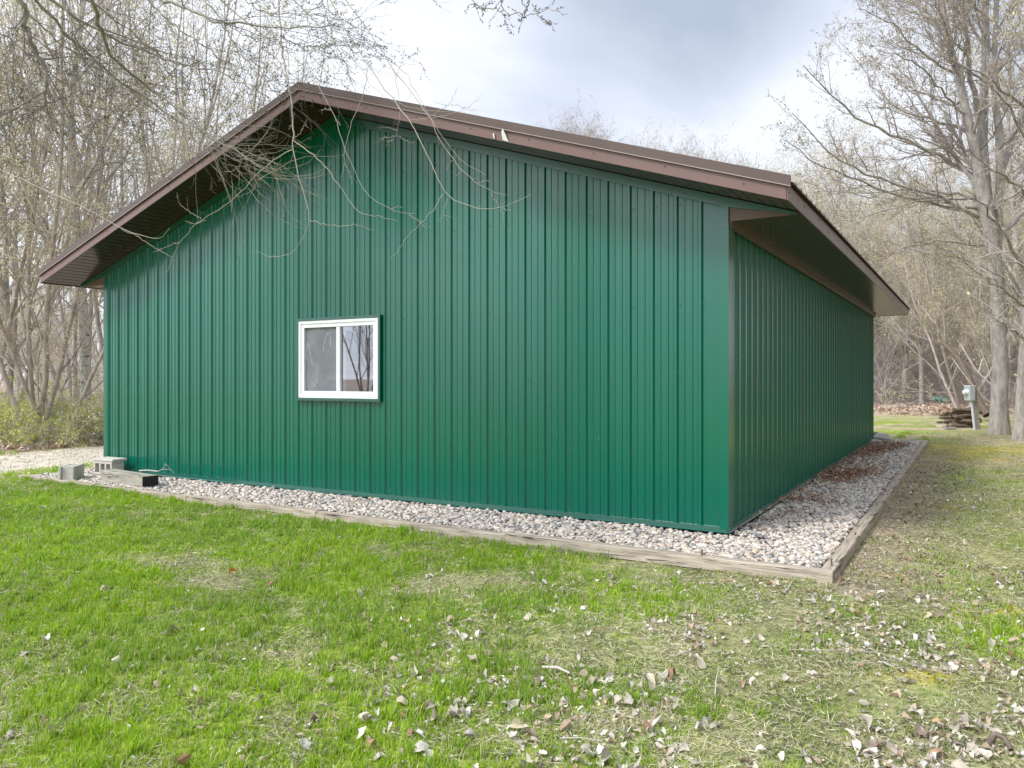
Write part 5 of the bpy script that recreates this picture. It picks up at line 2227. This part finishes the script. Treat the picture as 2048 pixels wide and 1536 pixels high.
    tubes(hb, tp - base, tr, 4)
    P1, R1 = grow(tp, tr, 2, .3, .97, (.08, .3), (.4, 1.1), 6, r, .15, .06, .6, .5, .0011)
    tubes(hb, P1 - base, R1, 3)
    # branches with buds at the upper left
    Lb = [([(40, -8), (47, 35), (56, 68), (70, 101), (89, 134), (93, 164), (91, 188), (94, 208)], .034, .018, (-2.6, -2.4), 1),
          ([(66, -6), (98, 28), (127, 63), (155, 91), (187, 117), (234, 159), (281, 190), (328, 220), (375, 248), (420, 272), (470, 300), (520, 335)], .019, .005, (-2, -.6), 1),
          ([(95, -6), (131, 21), (169, 45), (206, 66), (248, 82), (286, 101), (328, 115), (375, 131), (420, 136), (455, 150), (500, 178)], .020, .006, (-1.5, -.5), 1),
          ([(180, -6), (192, 30), (202, 63), (211, 94), (225, 124), (258, 145), (295, 173), (340, 206), (385, 240), (430, 285)], .026, .007, (-2.2, -.8), 1),
          ([(127, -6), (145, 47), (155, 89), (169, 136), (187, 187)], .012, .004, (-2, -2), 1),
          ([(290, -6), (340, 45), (375, 68), (420, 98), (450, 130), (490, 160)], .014, .005, (-1.2, -.5), 1),
          ([(318, -6), (345, 8), (375, 16), (420, 35), (443, 45), (474, 45), (509, 49), (544, 56), (579, 54), (626, 54), (661, 57), (690, 50)], .021, .005, (-1, -.2), 1),
          ([(443, 49), (469, 91), (497, 127), (530, 162), (560, 195)], .012, .004, (-.8, -.6), 0),
          ([(560, 71), (575, 82), (591, 89), (619, 97), (650, 87)], .007, .003, (-.4, -.2), 0),
          ([(47, 15), (94, 61), (129, 94), (164, 110), (211, 129), (258, 152)], .010, .004, (-2.3, -1.6), 0),
          ([(-6, 60), (47, 103), (94, 138), (141, 180), (187, 225), (240, 262)], .011, .004, (-1.8, -1.2), 1),
          ([(94, 206), (70, 222), (45, 232), (18, 245), (-8, 262)], .010, .006, (-2.4, -2.4), 0),
          ([(93, 160), (60, 170), (38, 185), (25, 220), (15, 250)], .007, .003, (-2.4, -2.2), 0),
          ([(94, 208), (120, 198), (150, 190), (175, 180)], .007, .003, (-2.4, -2.0), 0),
          ([(42, 45), (32, 60), (30, 95), (28, 130), (32, 150)], .006, .002, (-2.6, -2.6), 0),
          ([(160, -6), (200, 15), (240, 45), (280, 80), (330, 120), (372, 150)], .012, .004, (-1, -.2), 1),
          ([(230, -6), (262, 40), (300, 90), (330, 130), (350, 170)], .010, .004, (0, .3), 1),
          ([(400, -6), (430, 25), (470, 60), (520, 85), (555, 120), (585, 150)], .009, .003, (-.4, 0), 1),
          ([(480, -6), (520, 20), (560, 30), (610, 25), (650, 12)], .008, .003, (-.3, 0), 1),
          ([(-6, 180), (60, 215), (120, 245), (180, 280), (240, 330)], .008, .003, (-1, -.6), 1),
          ([(640, -6), (655, 30), (665, 70), (672, 105)], .005, .002, (-.2, 0), 1),
          ([(930, -6), (955, 10), (985, 20), (1012, 26), (1040, 30), (1066, 25), (1090, 22), (1135, 28)], .006, .002, (-1, -1), 1),
          ([(1000, -6), (1006, 25), (1010, 45), (1022, 62)], .005, .002, (-1, -1), 1), ([(1058, -6), (1046, 35), (1040, 55)], .005, .002, (-1, -1), 1), ([(1065, 8), (1085, 40), (1100, 50)], .004, .002, (-1, -1), 0),
          ([(945, 8), (965, 18), (975, 22)], .004, .002, (-1, -1), 0)]
    lp, lr = [], []
    THIN = .85
    trace(Lb, lp, lr, 8, 24, tb, -1.2, .012)
    for P, R in zip(lp, lr):
        tubes(tb, (P - base)[None], R[None], 8)
    n_main = 21
    A, Ar = np.array(lp[:n_main]), np.array(lr[:n_main])
    P2, R2 = grow(A, Ar, 10, .05, .98, (.5, 1.5), (.3, .85), 8, r, .13, -.01, .4, .3, .0028)
    # let the twigs run mainly right and down as in the photograph
    tubes(cb, P2 - base, R2, 4)
    P3, R3 = grow(P2, R2, 4, .1, .98, (.2, .55), (.35, 1.0), 6, r, .16, -.01, .55, .4, .0016)
    tubes(cb, P3 - base, R3, 3)
    P4, R4 = grow(P3, R3, 2, .2, .98, (.08, .22), (.4, 1.0), 4, r, .2, 0, .7, .6, .0012)
    tubes(cb, P4 - base, R4, 3)
    B_, Br_ = np.array(lp[n_main:]), np.array(lr[n_main:])
    P5, R5 = grow(B_, Br_, 5, .1, .98, (.08, .22), (.4, 1.0), 5, r, .15, 0, .6, .5, .0015)
    tubes(cb, P5 - base, R5, 3)
    # bud beads
    cols = np.array([(.13, .10, .08), (.18, .15, .09), (.24, .21, .11), (.11, .09, .08)])
    for (PP, per) in ((P3, 8), (P4, 5), (P5, 7), (B_, 14)):
        t = r.uniform(.15, 1, (len(PP), per))
        f = t * (PP.shape[1] - 1)
        i = np.minimum(f.astype(int), PP.shape[1] - 2)
        w = (f - i)[..., None]
        bi = np.arange(len(PP))[:, None]
        C = (PP[bi, i] * (1 - w) + PP[bi, i + 1] * w).reshape(-1, 3)
        C = C + r.normal(0, .005, C.shape)
        oct_buds(cb, C - base, .0042, cols, r, 1)
    obj('trunk', tb.mesh('overhang_trunk', M['bark_limb'], True), root)
    obj('crown', cb.mesh('overhang_crown', [M['twig_dark'], M['bud']]), root)
    h = obj('hanging_shoots', hb.mesh('hanging_shoots', M['twig_smooth'], True), root)
    h['label'] = 'bare drooping tan shoots and a tangle hanging in front of the gable'


build_overhang()

# ------------------------------------------------------------------ things at the edge of the right wood


def build_meter():
    q = ong(1957, 859, -.08)
    q[2] = float(ground_z(q[0], q[1]))
    root = empty('meter_post', tuple(q), 0, label='leaning grey wooden post with an electric meter box and white conduit', cat='meter post')
    lean = -.135
    b = MB()
    b.prism([(-.045, -.045, -.1), (.045, -.045, -.1), (.045, .045, -.1), (-.045, .045, -.1)], (lean, 0, 1.36))
    obj('post', b.mesh('post', M['greywood']), root)
    zm = mat_plain('meter_grey', (.42, .44, .45), .45, .5, .08)
    b = MB()
    b.box((lean - .205, -.17, .83), (lean - .055, .13, 1.25))
    box = obj('meter_box', b.mesh('meter_box', zm), root)
    bevel(box, .012)
    b = MB()
    b.box((lean - .212, -.178, 1.235), (lean - .05, .138, 1.262))
    obj('box_lid', b.mesh('box_lid', mat_plain('pale_lid', (.66, .67, .68), .4)), box)
    b = MB()
    S = 18
    prof = [(0.0, .085), (.02, .085), (.022, .075), (.085, .072), (.108, .055), (.115, .02), (.116, .001)]
    v, f = [], []
    for (d, rr) in prof:
        for i in range(S):
            a = 2 * math.pi * i / S
            v.append((lean - .205 - d, -.02 + rr * math.cos(a), 1.07 + rr * math.sin(a)))
    f = [(k * S + i, (k + 1) * S + i, (k + 1) * S + (i + 1) % S, k * S + (i + 1) % S) for k in range(len(prof) - 1) for i in range(S)]
    b.add(v, f)
    obj('meter_dome', b.mesh('meter_dome', mat_plain('meter_glass', (.68, .74, .72), .15, .7), True), box)
    b = MB()
    b.cyl((-.155, -.08, -.05), (lean - .105, -.06, .85), .032, .032, 12)
    b.cyl((lean - .095, -.06, .66), (lean - .1, -.06, .70), .042, .042, 12)
    obj('conduit', b.mesh('conduit', mat_plain('pale_conduit', (.60, .62, .68), .4), False), root)


build_meter()


def build_woodpile():
    r = np.random.default_rng(77)
    q0 = ong(1950, 857, -.08)
    k = 0
    cols = (M['bark_brown'],)
    dark = M['log_bark']
    cut = mat_plain('cut_end', (.34, .25, .17), .85, .2, .25, 20)
    for row in range(7):
        n = 2 + (row % 2)
        for j in range(n):
            rad = r.uniform(.036, .06)
            ln = r.uniform(.6, 1.1)
            b = MB()
            N = 10
            P = np.zeros((1, N, 3))
            P[0, :, 0] = np.linspace(-ln / 2, ln / 2, N)
            P[0, :, 1:] += r.normal(0, .008, (N, 2))
            R = rad * (1 + r.normal(0, .06, (1, N)))
            tubes(b, P, R, 9)
            for e in (0, N - 1):
                idx = list(range(e * 9, e * 9 + 9))
                b.f.append(np.array([idx if e else idx[::-1]]))
                b.mi.append(np.array([1], dtype=np.int32))
            x = q0[0] + r.normal(0, .07) + .05
            y = q0[1] + .55 + j * .17 + (row % 2) * .05
            z = float(ground_z(x, y)) + .045 + row * .08
            obj('log', b.mesh('log', [dark, cut], True), None, (x, y, z), (0, r.normal(0, .08), r.normal(0, .22)),
                label='old dark log, %s one in the %s row of the woodpile' % (['front', 'middle', 'rear'][j], ['bottom', 'second', 'third', 'fourth', 'fifth', 'sixth', 'top'][row]), cat='log', group='logs of the woodpile behind the meter post')


build_woodpile()


def plank(px, py, w, h, d, col, rz, label):
    q = ong(px, py, -.08)
    b = MB()
    b.box((-w / 2, 0, 0), (w / 2, d, h))
    o = obj('timber_offcut', b.mesh('timber_offcut', col), None, (q[0], q[1], float(ground_z(q[0], q[1]))), (0, 0, rz), label=label, cat='timber offcut')
    bevel(o, .006)


plank(1888, 855, .12, .07, .3, M['twig_brown'], .1, 'small dark squared offcut lying left of the woodpile')
plank(1903, 860, .29, .085, .14, M['greywood'], -.1, 'pale squared offcut lying before the left end of the woodpile')


def jug(px, py, s, label, col, rot=0.0):
    q = at(px, py, 40.5 if py < 805 else 39.5)
    q[2] = float(ground_z(q[0], q[1])) + .03
    b = MB()
    S = 14
    prof = [(.001, 0), (.5, .0), (.55, .08), (.55, .75), (.45, .95), (.2, 1.05), (.18, 1.2), (.001, 1.2)]
    v = []
    for rr, z in prof:
        for i in range(S):
            a = 2 * math.pi * i / S
            v.append((rr * s * math.cos(a), rr * s * math.sin(a), z * s))
    f = [(k * S + i, k * S + (i + 1) % S, (k + 1) * S + (i + 1) % S, (k + 1) * S + i) for k in range(len(prof) - 1) for i in range(S)]
    b.add(v, f)
    b.box((.5 * s, -.05 * s, .3 * s), (.75 * s, .05 * s, .38 * s))
    b.box((.5 * s, -.05 * s, .75 * s), (.75 * s, .05 * s, .83 * s))
    b.box((.68 * s, -.05 * s, .38 * s), (.75 * s, .05 * s, .75 * s))
    obj('plastic_jug', b.mesh('plastic_jug', col, True), None, tuple(q), (rot, 0, rot), label=label, cat='jug')


tq = mat_plain('turquoise_plastic', (.06, .50, .42), .4)
jug(1869, 808.5, .2, 'turquoise plastic jug in the leaf litter, left one', tq)
jug(1879, 808, .24, 'larger turquoise plastic jug in the leaf litter, middle one', tq)
jug(1886, 802, .22, 'pale turquoise plastic jug lying behind the other two', mat_plain('mint_plastic', (.3, .62, .55), .4), 1.2)
# crumpled pale sheet beside the jugs
b = MB()
q = at(1900, 805, 40)
n = 22
xs = np.linspace(-.75, .85, n)
ys = np.linspace(-.5, .5, 10)
X, Y = np.meshgrid(xs, ys)
Zs = .12 + .16 * fbm(X, Y, 2.5, 3) * np.exp(-(X / .8) ** 2) - .05
idx = np.arange(n * 10).reshape(10, n)
b.add(np.stack([X + q[0], Y + q[1], Zs + float(ground_z(q[0], q[1])) - .08], -1).reshape(-1, 3),
      np.stack([idx[:-1, :-1], idx[:-1, 1:], idx[1:, 1:], idx[1:, :-1]], -1).reshape(-1, 4))
o = obj('plastic_sheet', b.mesh('plastic_sheet', mat_plain('pale_sheet', (.62, .62, .60), .5), True), label='crumpled pale plastic sheet lying right of the turquoise jugs', cat='sheet')
sm = o.modifiers.new('thick', 'SOLIDIFY')
sm.thickness = .01


def leaner(name, pts, Z0, Z1, ra, rb, mat, label, cat='branch', group=None):
    P = pxpath(pts, Z0, Z1, 10)
    b = MB()
    tubes(b, P[None], np.linspace(ra, rb, 10)[None], 7)
    obj(name, b.mesh(name, mat, True), label=label, cat=cat, group=group)


FB = 'fallen branches leaning at the foot of the right wood'
leaner('pole', [(1786, 820), (1815, 809), (1846, 797)], 35, 38, .035, .03, mat_plain('grey_pole', (.5, .5, .52), .5), 'pale grey pole lying at a slant in the leaf litter left of the jugs', 'pole')
leaner('fallen_branch', [(1904, 716), (1925, 745), (1942, 768), (1965, 790), (1988, 812)], 24, 21.3, .015, .011, M['bark_brown'], 'long pale branch leaning down to the big tree from the left', group=FB)
leaner('fallen_branch', [(1922, 690), (1948, 735), (1963, 752), (1986, 772)], 24, 21.3, .028, .02, M['bark_brown'], 'thick bent grey branch leaning on the big tree above the meter', group=FB)
leaner('fallen_branch', [(1960, 700), (1975, 730), (1985, 775), (1986, 800)], 24, 21.5, .015, .011, M['bark_brown'], 'thin pale branch curving down beside the big trunk', group=FB)
leaner('fallen_branch', [(1945, 730), (1956, 755), (1963, 720), (1968, 715)], 24, 24, .035, .02, M['twig_pale'], 'crooked forked branch crossing behind the meter post', group=FB)
leaner('fallen_branch', [(1850, 775), (1875, 790), (1895, 786), (1915, 792)], 42, 42, .03, .02, M['twig_pale'], 'low pale branch arching over the jugs', group=FB)
leaner('fallen_branch', [(1816, 740), (1845, 775), (1868, 795), (1882, 800)], 42, 41, .03, .02, M['twig_pale'], 'straight pale branch slanting down to the jugs from the left', group=FB)
leaner('fallen_branch', [(1862, 735), (1880, 760), (1895, 790), (1902, 800)], 42, 41, .028, .02, M['twig_pale'], 'straight pale branch slanting down to the sheet', group=FB)
leaner('fallen_branch', [(2005, 815), (2025, 822), (2048, 832)], 21.5, 21, .03, .02, M['twig'], 'short grey branch lying between the two right trunks', group=FB)
leaner('rotten_tree', [(1882, 684), (1905, 700), (1925, 725), (1940, 765), (1952, 800), (1975, 830)], 28, 26, .06, .15, M['log_bark'], 'dark rotten tree leaning behind the meter post', 'dead tree')
# dark brush heap left of the jugs
P = []
r = np.random.default_rng(3)
b = MB()
q = at(1832, 806, 40)
Pn = np.zeros((260, 5, 3))
Pn[:, 0] = np.stack([q[0] + r.normal(0, .55, 260), q[1] + r.normal(0, .5, 260), r.uniform(0, .12, 260) + float(ground_z(q[0], q[1]))], 1)
D = unit(np.stack([r.normal(0, 1, 260), r.normal(0, 1, 260), r.uniform(-.1, .5, 260)], 1))
for k in range(1, 5):
    D = unit(D + r.normal(0, .2, D.shape))
    Pn[:, k] = Pn[:, k - 1] + D * .22
tubes(b, Pn, np.full((260, 5), .011), 3)
obj('brush_heap', b.mesh('brush_heap', M['twig']), kind='stuff', label='low grey heap of cut brush left of the turquoise jugs', cat='brush heap')
